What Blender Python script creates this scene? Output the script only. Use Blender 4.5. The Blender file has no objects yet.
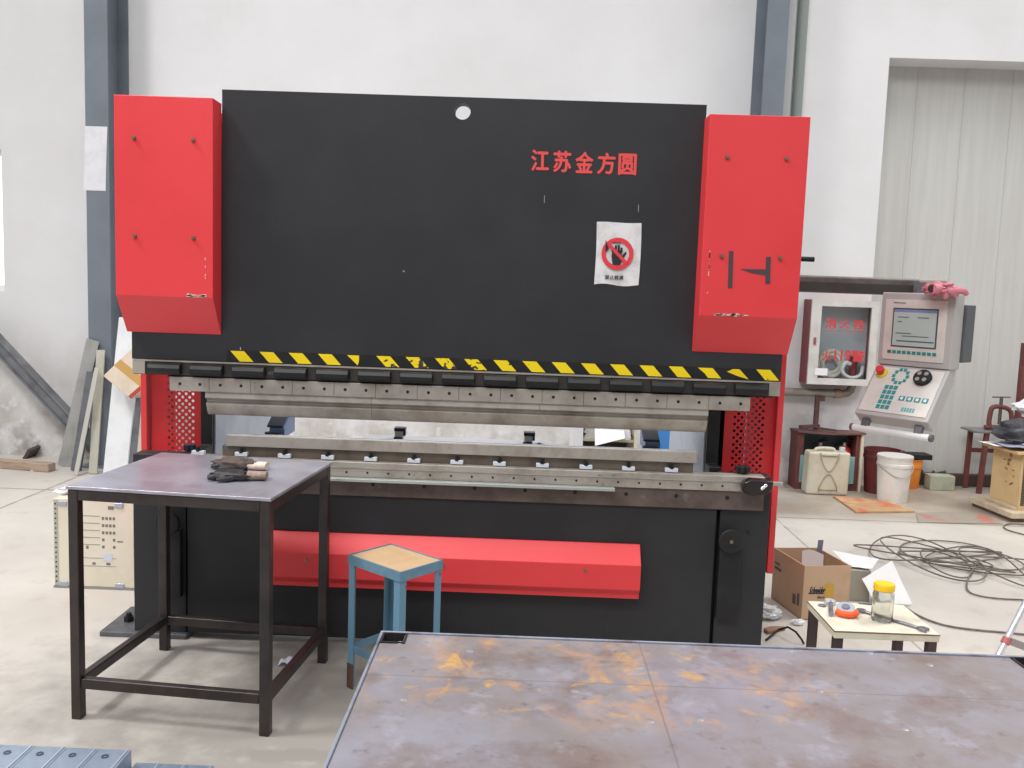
import bpy, bmesh, math, random
from math import sin, cos, pi, radians as R
from mathutils import Vector as V, Matrix, noise as mnoise
random.seed(7)
S = bpy.context.scene
COL = S.collection

# ---------------------------------------------------------------- camera
FPX, PITCH, ROLL, YAW = 889.288, 0.10293, 0.034602, -0.01205
CAM = V((0, -3.72, 1.55))
FW = V((sin(YAW)*cos(PITCH), cos(YAW)*cos(PITCH), -sin(PITCH)))
R0 = V((cos(YAW), -sin(YAW), 0)); U0 = R0.cross(FW)
RT = cos(ROLL)*R0 + sin(ROLL)*U0
UP = -sin(ROLL)*R0 + cos(ROLL)*U0
cd = bpy.data.cameras.new('camera'); cam = bpy.data.objects.new('camera', cd); COL.objects.link(cam)
cd.sensor_width = 36; cd.lens = 36*FPX/1024; cd.clip_start = .05; cd.clip_end = 200
cam.matrix_world = Matrix(((RT.x, UP.x, -FW.x, CAM.x), (RT.y, UP.y, -FW.y, CAM.y), (RT.z, UP.z, -FW.z, CAM.z), (0, 0, 0, 1)))
S.camera = cam
# ---------------------------------------------------------------- light and exposure
S.view_settings.view_transform = 'Standard'; S.view_settings.look = 'None'
S.view_settings.exposure = 0.0; S.view_settings.gamma = 1; S.view_settings.use_curve_mapping = False
wd = bpy.data.worlds.new('hall_daylight'); S.world = wd; wd.use_nodes = True
nt_ = wd.node_tree; bg = nt_.nodes['Background']; bg.inputs[1].default_value = 1.0
_tc = nt_.nodes.new('ShaderNodeTexCoord'); _sp = nt_.nodes.new('ShaderNodeSeparateXYZ'); nt_.links.new(_tc.outputs['Generated'], _sp.inputs[0])
_rp = nt_.nodes.new('ShaderNodeValToRGB'); _mr = nt_.nodes.new('ShaderNodeMapRange'); _mr.inputs['From Min'].default_value = -1; nt_.links.new(_sp.outputs[2], _mr.inputs[0]); nt_.links.new(_mr.outputs[0], _rp.inputs[0])
_e = _rp.color_ramp.elements
_e[0].position = .46; _e[0].color = (.13, .13, .13, 1)
_e[1].position = .90; _e[1].color = (.86, .88, .92, 1)
_q = _e.new(.54); _q.color = (.36, .36, .37, 1)
nt_.links.new(_rp.outputs[0], bg.inputs[0])
def area(name, loc, target, sx, sy, power, col=(1, 1, 1)):
    l = bpy.data.lights.new(name, 'AREA'); l.shape = 'RECTANGLE'; l.size = sx; l.size_y = sy; l.energy = power; l.color = col
    o = bpy.data.objects.new(name, l); COL.objects.link(o); o.location = loc
    o.rotation_euler = (V(target)-V(loc)).to_track_quat('-Z', 'Y').to_euler()
    return o
sky_ = area('skylight', (-5.6, -1.6, 8.4), (-.9, -.3, .3), 1.6, 1.3, 185, (1, .985, .965)); sky_.data.spread = R(110)
fill_far_ = area('fill_lamp_far', (5.5, 1.0, 8.6), (2.6, .8, 0), 3.0, 3.0, 120, (1, .975, .94)); fill_far_.data.spread = R(90)  # added fill lamp, brightens the floor on the right
area('fill_lamp_front', (-1.6, -6.3, 8.4), (-.2, .5, 1.6), 5.0, 2.6, 420, (1, .985, .965))  # added fill lamp high behind the camera, brightens the machine front

# ---------------------------------------------------------------- measuring helpers: a photo point on a real plane of the hall
def ray(px, py): return FW + RT*((px-512)/FPX) - UP*((py-384)/FPX)
def pt(px, py, y):
    d = ray(px, py); return CAM + d*((y-CAM.y)/d.y)
def fl(px, py, z=0.0):
    d = ray(px, py); return CAM + d*((z-CAM.z)/d.z)

# ---------------------------------------------------------------- materials
def lin(c):
    f = lambda v: v/12.92 if v <= .04045 else ((v+.055)/1.055)**2.4
    return tuple(f(v/255) for v in c[:3]) + (1,)
MC = {}
def mat(name, c, rough=.5, metal=0.0, c2=None, scale=8, lo=.45, hi=.65, bump=0, bscale=60, c3=None, scale3=3, lo3=.6, hi3=.7, spec=.5, trans=0, emit=None, detail=5, stretch=None):
    if name in MC: return MC[name]
    m = bpy.data.materials.new(name); m.use_nodes = True; MC[name] = m
    nt = m.node_tree; N = nt.nodes; L = nt.links; b = N['Principled BSDF']
    b.inputs['Base Color'].default_value = lin(c); b.inputs['Roughness'].default_value = rough; b.inputs['Metallic'].default_value = metal
    b.inputs['Specular IOR Level'].default_value = spec
    if trans: b.inputs['Transmission Weight'].default_value = trans; b.inputs['IOR'].default_value = 1.45
    if emit: b.inputs['Emission Color'].default_value = lin(c); b.inputs['Emission Strength'].default_value = emit
    tc = N.new('ShaderNodeTexCoord'); src = tc.outputs['Object']
    if stretch:
        mp = N.new('ShaderNodeMapping'); mp.inputs['Scale'].default_value = stretch; L.new(src, mp.inputs[0]); src = mp.outputs[0]
    out = None
    def layer(prev, col, sc, a, z):
        n = N.new('ShaderNodeTexNoise'); n.inputs['Scale'].default_value = sc; n.inputs['Detail'].default_value = detail; n.inputs['Roughness'].default_value = .62
        L.new(src, n.inputs['Vector'])
        r = N.new('ShaderNodeMapRange'); r.inputs['From Min'].default_value = a; r.inputs['From Max'].default_value = z; L.new(n.outputs['Fac'], r.inputs['Value'])
        x = N.new('ShaderNodeMix'); x.data_type = 'RGBA'; L.new(r.outputs[0], x.inputs['Factor'])
        if prev is None: x.inputs['A'].default_value = lin(c)
        else: L.new(prev, x.inputs['A'])
        x.inputs['B'].default_value = lin(col); return x.outputs['Result']
    if c2: out = layer(out, c2, scale, lo, hi)
    if c3: out = layer(out, c3, scale3, lo3, hi3)
    if out is not None: L.new(out, b.inputs['Base Color'])
    if bump:
        n = N.new('ShaderNodeTexNoise'); n.inputs['Scale'].default_value = bscale; n.inputs['Detail'].default_value = 4; L.new(src, n.inputs['Vector'])
        bp = N.new('ShaderNodeBump'); bp.inputs['Strength'].default_value = bump; bp.inputs['Distance'].default_value = .01
        L.new(n.outputs['Fac'], bp.inputs['Height']); L.new(bp.outputs[0], b.inputs['Normal'])
    return m
M_black = mat('black_machine_paint', (43, 43, 46), .5, 0, (50, 50, 53), 3, .4, .7, c3=(84, 83, 83), scale3=34, lo3=.67, hi3=.82, bump=.03, spec=.35)
M_blackplain = mat('black_enamel', (30, 30, 32), .45, 0, (38, 38, 40), 12, spec=.35)
M_deep = mat('black_rubber', (24, 24, 26), .7)
M_red = mat('red_machine_paint', (228, 64, 70), .42, 0, (222, 60, 64), 2.2, .4, .7, c3=(170, 52, 52), scale3=9, lo3=.68, hi3=.8)
M_redpanel = mat('red_guard_paint', (216, 42, 48), .45, 0, (200, 40, 46), 4)
M_chip = mat('chipped_primer', (208, 200, 190), .7, 0, (150, 70, 66), 60, .5, .6)
M_steel = mat('tool_steel', (182, 175, 166), .42, .45, (152, 142, 132), 9, .42, .68, c3=(92, 84, 78), scale3=16, lo3=.66, hi3=.78)
M_steelL = mat('ground_steel', (182, 180, 176), .35, .55, (150, 146, 140), 12, .45, .7)
M_steelB = mat('brown_bed_steel', (112, 98, 92), .5, .4, (88, 78, 74), 7, .4, .65, c3=(140, 128, 120), scale3=12, lo3=.62, hi3=.8)
M_bolt = mat('zinc_bolt', (140, 128, 105), .4, .7)
M_boltdark = mat('dark_bolt', (34, 33, 33), .5, .3)
M_white = mat('white_plastic', (226, 228, 230), .45)
M_grey = mat('blue_grey_paint', (200, 206, 220), .5, 0, (186, 192, 208), 4)
M_alu = mat('aluminium', (214, 218, 224), .32, .6, (190, 195, 204), 20)
M_yellow = mat('yellow_paint', (240, 205, 20), .5)
M_tape = mat('grey_tape', (72, 62, 64), .6)

def mat_wear():
    m = mat('worn_hazard_yellow', (242, 212, 8), .5); nt = m.node_tree; N = nt.nodes; L = nt.links; b = N['Principled BSDF']
    tc = N.new('ShaderNodeTexCoord'); n = N.new('ShaderNodeTexNoise'); n.inputs['Scale'].default_value = 38; n.inputs['Detail'].default_value = 4; L.new(tc.outputs['Object'], n.inputs['Vector'])
    sp = N.new('ShaderNodeSeparateXYZ'); L.new(tc.outputs['Object'], sp.inputs[0])
    # the middle of the strip has been rubbed most
    a = N.new('ShaderNodeMath'); a.operation = 'ADD'; a.inputs[1].default_value = .065; L.new(sp.outputs[0], a.inputs[0])
    s = N.new('ShaderNodeMath'); s.operation = 'ABSOLUTE'; L.new(a.outputs[0], s.inputs[0])
    r = N.new('ShaderNodeMapRange'); r.inputs['From Min'].default_value = .1; r.inputs['From Max'].default_value = .55; r.inputs['To Min'].default_value = .56; r.inputs['To Max'].default_value = .74
    L.new(s.outputs[0], r.inputs[0])
    g = N.new('ShaderNodeMath'); g.operation = 'GREATER_THAN'; L.new(n.outputs['Fac'], g.inputs[0]); L.new(r.outputs[0], g.inputs[1])
    x = N.new('ShaderNodeMix'); x.data_type = 'RGBA'; L.new(g.outputs[0], x.inputs['Factor']); x.inputs['A'].default_value = lin((243, 214, 6)); x.inputs['B'].default_value = lin((58, 56, 52))
    L.new(x.outputs['Result'], b.inputs['Base Color']); return m
M_wear = mat_wear()

def mat_floor():
    m = mat('concrete_floor', (190, 186, 176), .55); nt = m.node_tree; N = nt.nodes; L = nt.links; b = N['Principled BSDF']
    tc = N.new('ShaderNodeTexCoord'); P = tc.outputs['Object']
    def noise(sc, d=6):
        n = N.new('ShaderNodeTexNoise'); n.inputs['Scale'].default_value = sc; n.inputs['Detail'].default_value = d; n.inputs['Roughness'].default_value = .6; L.new(P, n.inputs['Vector']); return n.outputs['Fac']
    def mr(v, a, z, lo=0., hi=1.):
        r = N.new('ShaderNodeMapRange'); r.inputs['From Min'].default_value = a; r.inputs['From Max'].default_value = z; r.inputs['To Min'].default_value = lo; r.inputs['To Max'].default_value = hi; L.new(v, r.inputs[0]); return r.outputs[0]
    def mixc(f, A, B):
        x = N.new('ShaderNodeMix'); x.data_type = 'RGBA'; L.new(f, x.inputs['Factor'])
        for k, q in (('A', A), ('B', B)):
            if isinstance(q, tuple): x.inputs[k].default_value = lin(q)
            else: L.new(q, x.inputs[k])
        return x.outputs['Result']
    def math_(op, a, bb):
        q = N.new('ShaderNodeMath'); q.operation = op
        for i, v in enumerate((a, bb)):
            if isinstance(v, (int, float)): q.inputs[i].default_value = v
            else: L.new(v, q.inputs[i])
        return q.outputs[0]
    c = mixc(mr(noise(1.1), .35, .7), (208, 202, 194), (192, 186, 176))
    c = mixc(mr(noise(6), .55, .75), c, (188, 180, 170))
    sp = N.new('ShaderNodeSeparateXYZ'); L.new(P, sp.inputs[0])
    # dirtier slab beside the back wall
    dirt = math_('MULTIPLY', mr(sp.outputs[1], 2.5, 2.75), mr(sp.outputs[0], 1.2, 1.9)); dirt = math_('MULTIPLY', dirt, mr(noise(1.6), .3, .62, .35, .9))
    c = mixc(dirt, c, (158, 144, 128))
    # oil stain on the floor, and a wide darker patch over the work area
    def blob(cx, cy, rx, ry, k, a0=1.1, a1=.6):
        a = math_('POWER', math_('DIVIDE', math_('SUBTRACT', sp.outputs[0], cx), rx), 2); e = math_('POWER', math_('DIVIDE', math_('SUBTRACT', sp.outputs[1], cy), ry), 2)
        d = math_('ADD', math_('ADD', a, e), mr(noise(7), .3, .7, -.5, .5)); return math_('MULTIPLY', mr(d, a0, a1), k)
    c = mixc(blob(-.72, -.93, .22, .055, .75), c, (112, 108, 102))
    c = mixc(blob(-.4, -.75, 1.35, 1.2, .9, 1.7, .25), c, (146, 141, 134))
    def line(v, at, w):
        d = math_('ABSOLUTE', math_('SUBTRACT', v, at), 0); return math_('LESS_THAN', math_('ADD', d, mr(noise(9), .3, .7, -.004, .004)), w)
    ln = math_('MAXIMUM', line(sp.outputs[1], 2.6, .011), math_('MAXIMUM', line(sp.outputs[0], -3.45, .009), line(sp.outputs[0], 1.85, .005)))
    c = mixc(math_('MULTIPLY', ln, .65), c, (105, 98, 90))
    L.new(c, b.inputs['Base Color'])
    L.new(mr(noise(4), .3, .7, .38, .6), b.inputs['Roughness'])
    bp = N.new('ShaderNodeBump'); bp.inputs['Strength'].default_value = .05; bp.inputs['Distance'].default_value = .01; L.new(noise(30), bp.inputs['Height']); L.new(bp.outputs[0], b.inputs['Normal'])
    return m
def mat_wall():
    m = mat('white_plaster', (226, 226, 228), .75); nt = m.node_tree; N = nt.nodes; L = nt.links; b = N['Principled BSDF']
    tc = N.new('ShaderNodeTexCoord'); P = tc.outputs['Object']
    sp = N.new('ShaderNodeSeparateXYZ'); L.new(P, sp.inputs[0])
    def noise(sc, d=6):
        n = N.new('ShaderNodeTexNoise'); n.inputs['Scale'].default_value = sc; n.inputs['Detail'].default_value = d; n.inputs['Roughness'].default_value = .6; L.new(P, n.inputs['Vector']); return n.outputs['Fac']
    def mr(v, a, z, lo=0., hi=1.):
        r = N.new('ShaderNodeMapRange'); r.inputs['From Min'].default_value = a; r.inputs['From Max'].default_value = z; r.inputs['To Min'].default_value = lo; r.inputs['To Max'].default_value = hi; L.new(v, r.inputs[0]); return r.outputs[0]
    def mul(a, bb):
        q = N.new('ShaderNodeMath'); q.operation = 'MULTIPLY'
        for i, v in enumerate((a, bb)):
            if isinstance(v, (int, float)): q.inputs[i].default_value = v
            else: L.new(v, q.inputs[i])
        return q.outputs[0]
    def mixc(f, A, B):
        x = N.new('ShaderNodeMix'); x.data_type = 'RGBA'; L.new(f, x.inputs['Factor'])
        for k, q in (('A', A), ('B', B)):
            if isinstance(q, tuple): x.inputs[k].default_value = lin(q)
            else: L.new(q, x.inputs[k])
        return x.outputs['Result']
    c = mixc(mr(noise(.9), .35, .7), (230, 230, 232), (220, 219, 219))
    low = mr(sp.outputs[2], 1.25, .25)
    c = mixc(mul(low, mr(noise(2.3), .38, .6, 0, .75)), c, (184, 178, 170))
    c = mixc(mul(low, mr(noise(9), .58, .68, 0, .8)), c, (236, 236, 236))
    c = mixc(mul(mr(sp.outputs[2], .5, .1), mr(noise(5), .45, .6, 0, .7)), c, (140, 130, 120))
    L.new(c, b.inputs['Base Color'])
    bp = N.new('ShaderNodeBump'); bp.inputs['Strength'].default_value = .12; bp.inputs['Distance'].default_value = .02; L.new(noise(7), bp.inputs['Height']); L.new(bp.outputs[0], b.inputs['Normal'])
    return m

# ---------------------------------------------------------------- mesh builder
class MB:
    def __init__(s): s.bm = bmesh.new()
    def _v(s, ps): return [s.bm.verts.new(p) for p in ps]
    def _f(s, vs):
        try: s.bm.faces.new(vs)
        except ValueError: pass
    def hexa(s, p):
        v = s._v(p)
        for f in ((0, 3, 2, 1), (4, 5, 6, 7), (0, 1, 5, 4), (1, 2, 6, 5), (2, 3, 7, 6), (3, 0, 4, 7)): s._f([v[i] for i in f])
        return s
    def box(s, a, b):
        x0, y0, z0 = a; x1, y1, z1 = b
        return s.hexa([(x0, y0, z0), (x1, y0, z0), (x1, y1, z0), (x0, y1, z0), (x0, y0, z1), (x1, y0, z1), (x1, y1, z1), (x0, y1, z1)])
    def obox(s, c, ux, uy, uz, sx, sy, sz):
        c, ux, uy, uz = V(c), V(ux).normalized()*sx/2, V(uy).normalized()*sy/2, V(uz).normalized()*sz/2
        return s.hexa([c-ux-uy-uz, c+ux-uy-uz, c+ux+uy-uz, c-ux+uy-uz, c-ux-uy+uz, c+ux-uy+uz, c+ux+uy+uz, c-ux+uy+uz])
    def bar(s, p0, p1, w, t, side=(1, 0, 0)):
        p0, p1 = V(p0), V(p1); d = (p1-p0); a = d.normalized(); x = V(side); x = (x-a*x.dot(a)).normalized(); y = a.cross(x)
        return s.obox((p0+p1)/2, x, y, a, w, t, d.length)
    def cyl(s, p0, p1, r0, r1=None, n=18):
        r1 = r0 if r1 is None else r1
        p0, p1 = V(p0), V(p1); a = (p1-p0).normalized(); x = a.orthogonal().normalized(); y = a.cross(x)
        A = s._v([p0+(x*cos(2*pi*i/n)+y*sin(2*pi*i/n))*r0 for i in range(n)]); B = s._v([p1+(x*cos(2*pi*i/n)+y*sin(2*pi*i/n))*r1 for i in range(n)])
        for i in range(n): s._f([A[i], A[(i+1) % n], B[(i+1) % n], B[i]])
        s._f(A[::-1]); s._f(B); return s
    def ring(s, p0, p1, ro, ri, n=24):
        p0, p1 = V(p0), V(p1); a = (p1-p0).normalized(); x = a.orthogonal().normalized(); y = a.cross(x)
        def c(p, r): return s._v([p+(x*cos(2*pi*i/n)+y*sin(2*pi*i/n))*r for i in range(n)])
        A, B, C, D = c(p0, ro), c(p1, ro), c(p1, ri), c(p0, ri)
        for P, Q in ((A, B), (B, C), (C, D), (D, A)):
            for i in range(n): s._f([P[i], P[(i+1) % n], Q[(i+1) % n], Q[i]])
        return s
    def tube(s, path, r, n=8, closed=False, taper=None):
        P = [V(p) for p in path]; rings = []; x = None
        for i, p in enumerate(P):
            a = (P[min(i+1, len(P)-1)]-P[max(i-1, 0)])
            a = a.normalized() if a.length > 1e-9 else V((0, 0, 1))
            x = a.orthogonal().normalized() if x is None else (x-a*x.dot(a))
            x = x.normalized() if x.length > 1e-6 else a.orthogonal().normalized()
            y = a.cross(x); rr = r if taper is None else r*taper[i]
            rings.append(s._v([p+(x*cos(2*pi*k/n)+y*sin(2*pi*k/n))*rr for k in range(n)]))
        for A, B in zip(rings, rings[1:]):
            for k in range(n): s._f([A[k], A[(k+1) % n], B[(k+1) % n], B[k]])
        s._f(rings[0][::-1]); s._f(rings[-1]); return s
    def lathe(s, prof, c, n=28):
        c = V(c); rings = []
        for r, z in prof:
            rings.append(s._v([c+V((r*cos(2*pi*k/n), r*sin(2*pi*k/n), z)) for k in range(n)]) if r > 1e-6 else s._v([c+V((0, 0, z))]))
        for A, B in zip(rings, rings[1:]):
            for k in range(n):
                k2 = (k+1) % n
                if len(A) == 1 and len(B) == 1: break
                if len(A) == 1: s._f([A[0], B[k2], B[k]])
                elif len(B) == 1: s._f([A[k], A[k2], B[0]])
                else: s._f([A[k], A[k2], B[k2], B[k]])
        return s
    def prism(s, poly, axis, a, b):
        def m(u, v, w): return {'x': (w, u, v), 'y': (u, w, v), 'z': (u, v, w)}[axis]
        A = s._v([m(u, v, a) for u, v in poly]); B = s._v([m(u, v, b) for u, v in poly]); n = len(poly)
        for i in range(n): s._f([A[i], A[(i+1) % n], B[(i+1) % n], B[i]])
        s._f(A[::-1]); s._f(B); return s
    def plate(s, outer, holes, a, b, axis='y'):
        def m(u, v, w): return {'x': (w, u, v), 'y': (u, w, v), 'z': (u, v, w)}[axis]
        for w in (a, b):
            ed = []
            for lp in [outer]+holes:
                vs = s._v([m(u, v, w) for u, v in lp]); ed += [s.bm.edges.new((vs[i], vs[(i+1) % len(vs)])) for i in range(len(vs))]
            bmesh.ops.triangle_fill(s.bm, edges=ed, use_beauty=True, use_dissolve=False)
        for lp in [outer]+holes:
            A = s._v([m(u, v, a) for u, v in lp]); B = s._v([m(u, v, b) for u, v in lp]); n = len(lp)
            for i in range(n): s._f([A[i], A[(i+1) % n], B[(i+1) % n], B[i]])
        bmesh.ops.remove_doubles(s.bm, verts=s.bm.verts, dist=1e-5); return s
    def grid(s, f, nu, nv, thick=0):
        g = [[s.bm.verts.new(f(i/nu, j/nv)) for j in range(nv+1)] for i in range(nu+1)]
        fs = []
        for i in range(nu):
            for j in range(nv): fs.append(s.bm.faces.new((g[i][j], g[i+1][j], g[i+1][j+1], g[i][j+1])))
        if thick:
            s.bm.normal_update()
            h = [[s.bm.verts.new(v.co-v.normal*thick) for v in row] for row in g]
            for i in range(nu):
                for j in range(nv): s._f((h[i][j], h[i][j+1], h[i+1][j+1], h[i+1][j]))
            for i in range(nu):
                s._f((g[i][0], h[i][0], h[i+1][0], g[i+1][0])); s._f((g[i][nv], g[i+1][nv], h[i+1][nv], h[i][nv]))
            for j in range(nv):
                s._f((g[0][j], g[0][j+1], h[0][j+1], h[0][j])); s._f((g[nu][j], h[nu][j], h[nu][j+1], g[nu][j+1]))
        return s
    def perf(s, x0, x1, z0, z1, p, ph, r, y, t):
        # staggered perforated sheet: every row of cells shifted half a pitch
        row = 0; z = z0
        while z < z1-1e-6:
            zt = min(z+ph, z1); x = x0
            if row % 2: s.rect(x0, x0+p/2, z, zt, y, t); x = x0+p/2
            while x < x1-1e-6:
                xt = x+p
                if xt > x1+1e-6 or zt-z < ph*.99: s.rect(x, min(xt, x1), z, zt, y, t)
                else: s.cell(x, xt, z, zt, r, y, t)
                x = xt
            z = zt; row += 1
        return s
    def rect(s, x0, x1, z0, z1, y, t): return s.box((x0, y, z0), (x1, y+t, z1))
    def cell(s, x0, x1, z0, z1, r, y, t):
        cx, cz = (x0+x1)/2, (z0+z1)/2; n = 8
        sq = [(x1, cz), (x1, z1), (cx, z1), (x0, z1), (x0, cz), (x0, z0), (cx, z0), (x1, z0)]
        ho = [(cx+r*cos(2*pi*k/n), cz+r*sin(2*pi*k/n)) for k in range(n)]
        A = s._v([(u, y, v) for u, v in sq]); B = s._v([(u, y, v) for u, v in ho]); C = s._v([(u, y+t, v) for u, v in ho])
        for k in range(n):
            k2 = (k+1) % n; s._f([A[k2], A[k], B[k], B[k2]]); s._f([B[k2], B[k], C[k], C[k2]])
        return s
    def build(s, name, m, parent=None, bevel=0, origin=None, local=False, smooth=True, seg=2, ang=35, keep_normals=False):
        if not keep_normals: bmesh.ops.recalc_face_normals(s.bm, faces=s.bm.faces)
        off = V((0, 0, 0))
        if origin is not None: off = V(origin)
        elif parent is not None and not local:
            q = parent
            while q is not None: off = off+q.location; q = q.parent
        if off.length: bmesh.ops.translate(s.bm, vec=-off, verts=s.bm.verts)
        me = bpy.data.meshes.new(name); s.bm.to_mesh(me); s.bm.free()
        me.materials.append(m)
        if smooth:
            me.polygons.foreach_set('use_smooth', [True]*len(me.polygons)); me.set_sharp_from_angle(angle=R(ang))
        o = bpy.data.objects.new(name, me); COL.objects.link(o)
        if origin is not None: o.location = origin
        if parent is not None: o.parent = parent
        if bevel:
            bv = o.modifiers.new('bevel', 'BEVEL'); bv.width = bevel; bv.segments = seg; bv.limit_method = 'ANGLE'; bv.angle_limit = R(min(40, ang+10)); bv.harden_normals = True
        return o
def tag(o, label, cat, group=None):
    o['label'] = label; o['category'] = cat
    if group: o['group'] = group
    return o
def thing(name, label, cat, loc, rz=0, group=None):
    o = bpy.data.objects.new(name, None); COL.objects.link(o); o.location = loc; o.rotation_euler = (0, 0, rz); o.empty_display_size = .1
    return tag(o, label, cat, group)
def struct(o): o['kind'] = 'structure'; return o
def solo(name, mb, m, origin, label, cat, group=None, **k): return tag(mb.build(name, m, None, origin=origin, **k), label, cat, group)
def text(name, items, m, parent, y=0, local=False, bold=0, thick=.0012, base=None):
    """items: (characters, x0, z0, x1, z1) boxes on a plane facing -Y"""
    mb = MB()
    for body, x0, z0, x1, z1 in items:
        c = bpy.data.curves.new('lettering', 'FONT'); c.body = body; c.extrude = .02
        o = bpy.data.objects.new('lettering', c); COL.objects.link(o)
        dg = bpy.context.evaluated_depsgraph_get(); me = bpy.data.meshes.new_from_object(o.evaluated_get(dg))
        bpy.data.objects.remove(o); bpy.data.curves.remove(c)
        if not me.vertices: continue
        xs = [v.co.x for v in me.vertices]; ys = [v.co.y for v in me.vertices]
        a0, a1, b0, b1 = min(xs), max(xs), min(ys), max(ys)
        e = bold*(x1-x0)
        for q, (ex_, ez_) in enumerate(((0, 0), (e, 0), (-e, 0), (0, e), (0, -e)) if bold else ((0, 0),)):
            vs = [mb.bm.verts.new((x0+ex_+(v.co.x-a0)/(a1-a0)*(x1-x0), y-thick*(.5+v.co.z/.04)-q*.00006, z0+ez_+(v.co.y-b0)/max(b1-b0, 1e-6)*(z1-z0))) for v in me.vertices]
            for p in me.polygons:
                try: mb.bm.faces.new([vs[i] for i in p.vertices])
                except ValueError: pass
        bpy.data.meshes.remove(me)
    return mb.build(name, m, parent, local=local, smooth=False)
def disc_holes(cx, cz, r, n=24): return [(cx+r*cos(2*pi*k/n), cz+r*sin(2*pi*k/n)) for k in range(n)]

# ================================================================ the setting
WY = 3.8
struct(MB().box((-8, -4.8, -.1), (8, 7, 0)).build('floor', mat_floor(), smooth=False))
M_wall = mat_wall()
dl = pt(889, 55, WY); dbl = pt(876, 250, WY)
DX = (dl.x+dbl.x)/2; DZ = dl.z-.02
wx0 = pt(2.2, 200, WY).x; wz1 = pt(2, 149, WY).z; wz0 = pt(2, 291, WY).z
w = MB()
for a, b in (((-9, WY, 0), (wx0-1.5, WY+.3, 7)), ((wx0-1.5, WY, 0), (wx0, WY+.3, wz0)), ((wx0-1.5, WY, wz1), (wx0, WY+.3, 7)), ((wx0, WY, 0), (DX, WY+.3, 7)), ((DX, WY, DZ), (DX+3.2, WY+.3, 7)), ((DX+3.2, WY, 0), (9, WY+.3, 7))): w.box(a, b)
struct(w.build('wall_back', M_wall, smooth=False))
# roller door panels set back in their opening, plain pale sheet with faint seams
M_door = mat('pale_door_sheet', (203, 203, 200), .6, 0, (194, 193, 188), 3, .4, .7, c3=(190, 186, 178), scale3=1.2, lo3=.62, hi3=.85, stretch=(6, 6, .35))
d = MB(); x = DX-.05; k = 0
while x < DX+3.2:
    d.box((x, WY+.26, 0), (x+.3985, WY+.30, DZ+.2)); x += .4
door = struct(d.build('door_1', M_door, bevel=.001))
M_win = mat('daylight_glass', (255, 255, 255), .2, emit=1.6)
wf = struct(MB().box((wx0-1.5, WY+.1, wz0), (wx0, WY+.12, wz1)).build('window_1', M_win, smooth=False))
f = MB()
for a, b in (((wx0-1.5, WY+.05, wz0), (wx0-1.45, WY+.1, wz1)), ((wx0-.78, WY+.05, wz0), (wx0-.72, WY+.1, wz1)), ((wx0-1.5, WY+.05, wz0), (wx0, WY+.1, wz0+.05)), ((wx0-1.5, WY+.05, wz1-.05), (wx0, WY+.1, wz1))): f.box(a, b)
f.build('window_frame', M_white, wf)
# steel columns
M_col = mat('blue_grey_column_paint', (118, 126, 136), .45, 0, (108, 116, 126), 3, .4, .7)
def column(x0, x1, y0, y1, name):
    m = MB(); cx = (x0+x1)/2
    m.box((x0, y0, 0), (x1, y0+.014, 7)); m.box((x0, y1-.014, 0), (x1, y1, 7)); m.box((cx-.006, y0+.014, 0), (cx+.006, y1-.014, 7))
    m.box((x0-.05, y0-.04, 0), (x1+.05, WY-.001, .02))
    return struct(m.build(name, M_col))
cy0 = 3.42
a = pt(85, 100, cy0).x; b = pt(108, 100, cy0).x
column(a, b, cy0, WY-.002, 'column_1'); CLX = (a, b)
a2 = pt(765.5, 50, cy0).x; b2 = pt(787, 50, cy0).x
column(a2, b2, cy0, WY-.002, 'column_2')
struct(MB().box((b2+.02, WY-.16, 0), (b2+.115, WY-.001, 7)).build('trim_1', mat('pale_grey_trim', (184, 186, 188), .6)))
# diagonal wind brace bolted to the column base
p0 = pt(0, 346, 3.62); p1 = pt(64, 414, 3.62); dd = (p1-p0).normalized()
q0 = p0-dd*1.2; q1 = p0+dd*((p0.z-.10)/-dd.z)
m = MB(); m.bar(q0, q1, .012, .09, (0, 1, 0)); n_ = dd.cross(V((0, 1, 0))).normalized()
m.bar(q0+n_*.048, q1+n_*.048, .10, .012, (0, 1, 0)); m.bar(q0-n_*.048, q1-n_*.048, .10, .012, (0, 1, 0))
struct(m.build('trim_2', mat('dull_brace_paint', (128, 130, 134), .5, 0, (98, 98, 102), 5)))

# ================================================================ press brake
PB = thing('press_brake', 'large black and red hydraulic press brake standing on the workshop floor', 'machine', (-.285, .5, 0))
# -- bed
bed = MB()
bed.box((-1.42, 0, .03), (.845, .10, .744)); bed.build('bed_apron', M_black, PB, bevel=.003)
for x0, x1 in ((-1.658, -1.43), (.862, 1.072)):
    MB().box((x0, .012, .0), (x1, .11, .806)).build('bed_end', M_black, PB, bevel=.003)
for x0, x1 in ((-1.43, -1.42), (.845, .862)): MB().box((x0, .05, .03), (x1, .09, .74)).build('slot_backing', M_deep, PB)
band = MB().box((-1.42, -.012, .664), (1.037, .06, .745)).build('bed_plate', M_steelB, PB, bevel=.002)
for px in (424, 474.5, 525, 575, 626, 676, 727, 373, 322, 271):
    q = pt(px, 495+(px-575)*.034, -.012); MB().cyl((q.x, -.0135, .716), (q.x, -.006, .716), .0085, n=12).build('bolt', M_boltdark, band)
rail = MB().box((-1.42, -.022, .746), (1.035, .047, .812)).build('die_rail', M_steel, PB, bevel=.003)
MB().box((-1.42, -.026, .786), (1.035, -.0225, .790)).build('rail_lip', M_steelL, rail)
px = 242.0
while px < 735:
    q = pt(px, 470+(px-540)*.034+7, -.022); MB().cyl((q.x, -.0235, .768), (q.x, -.018, .768), .0048, n=10).build('screw', M_boltdark, rail); px += 20.9
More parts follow.
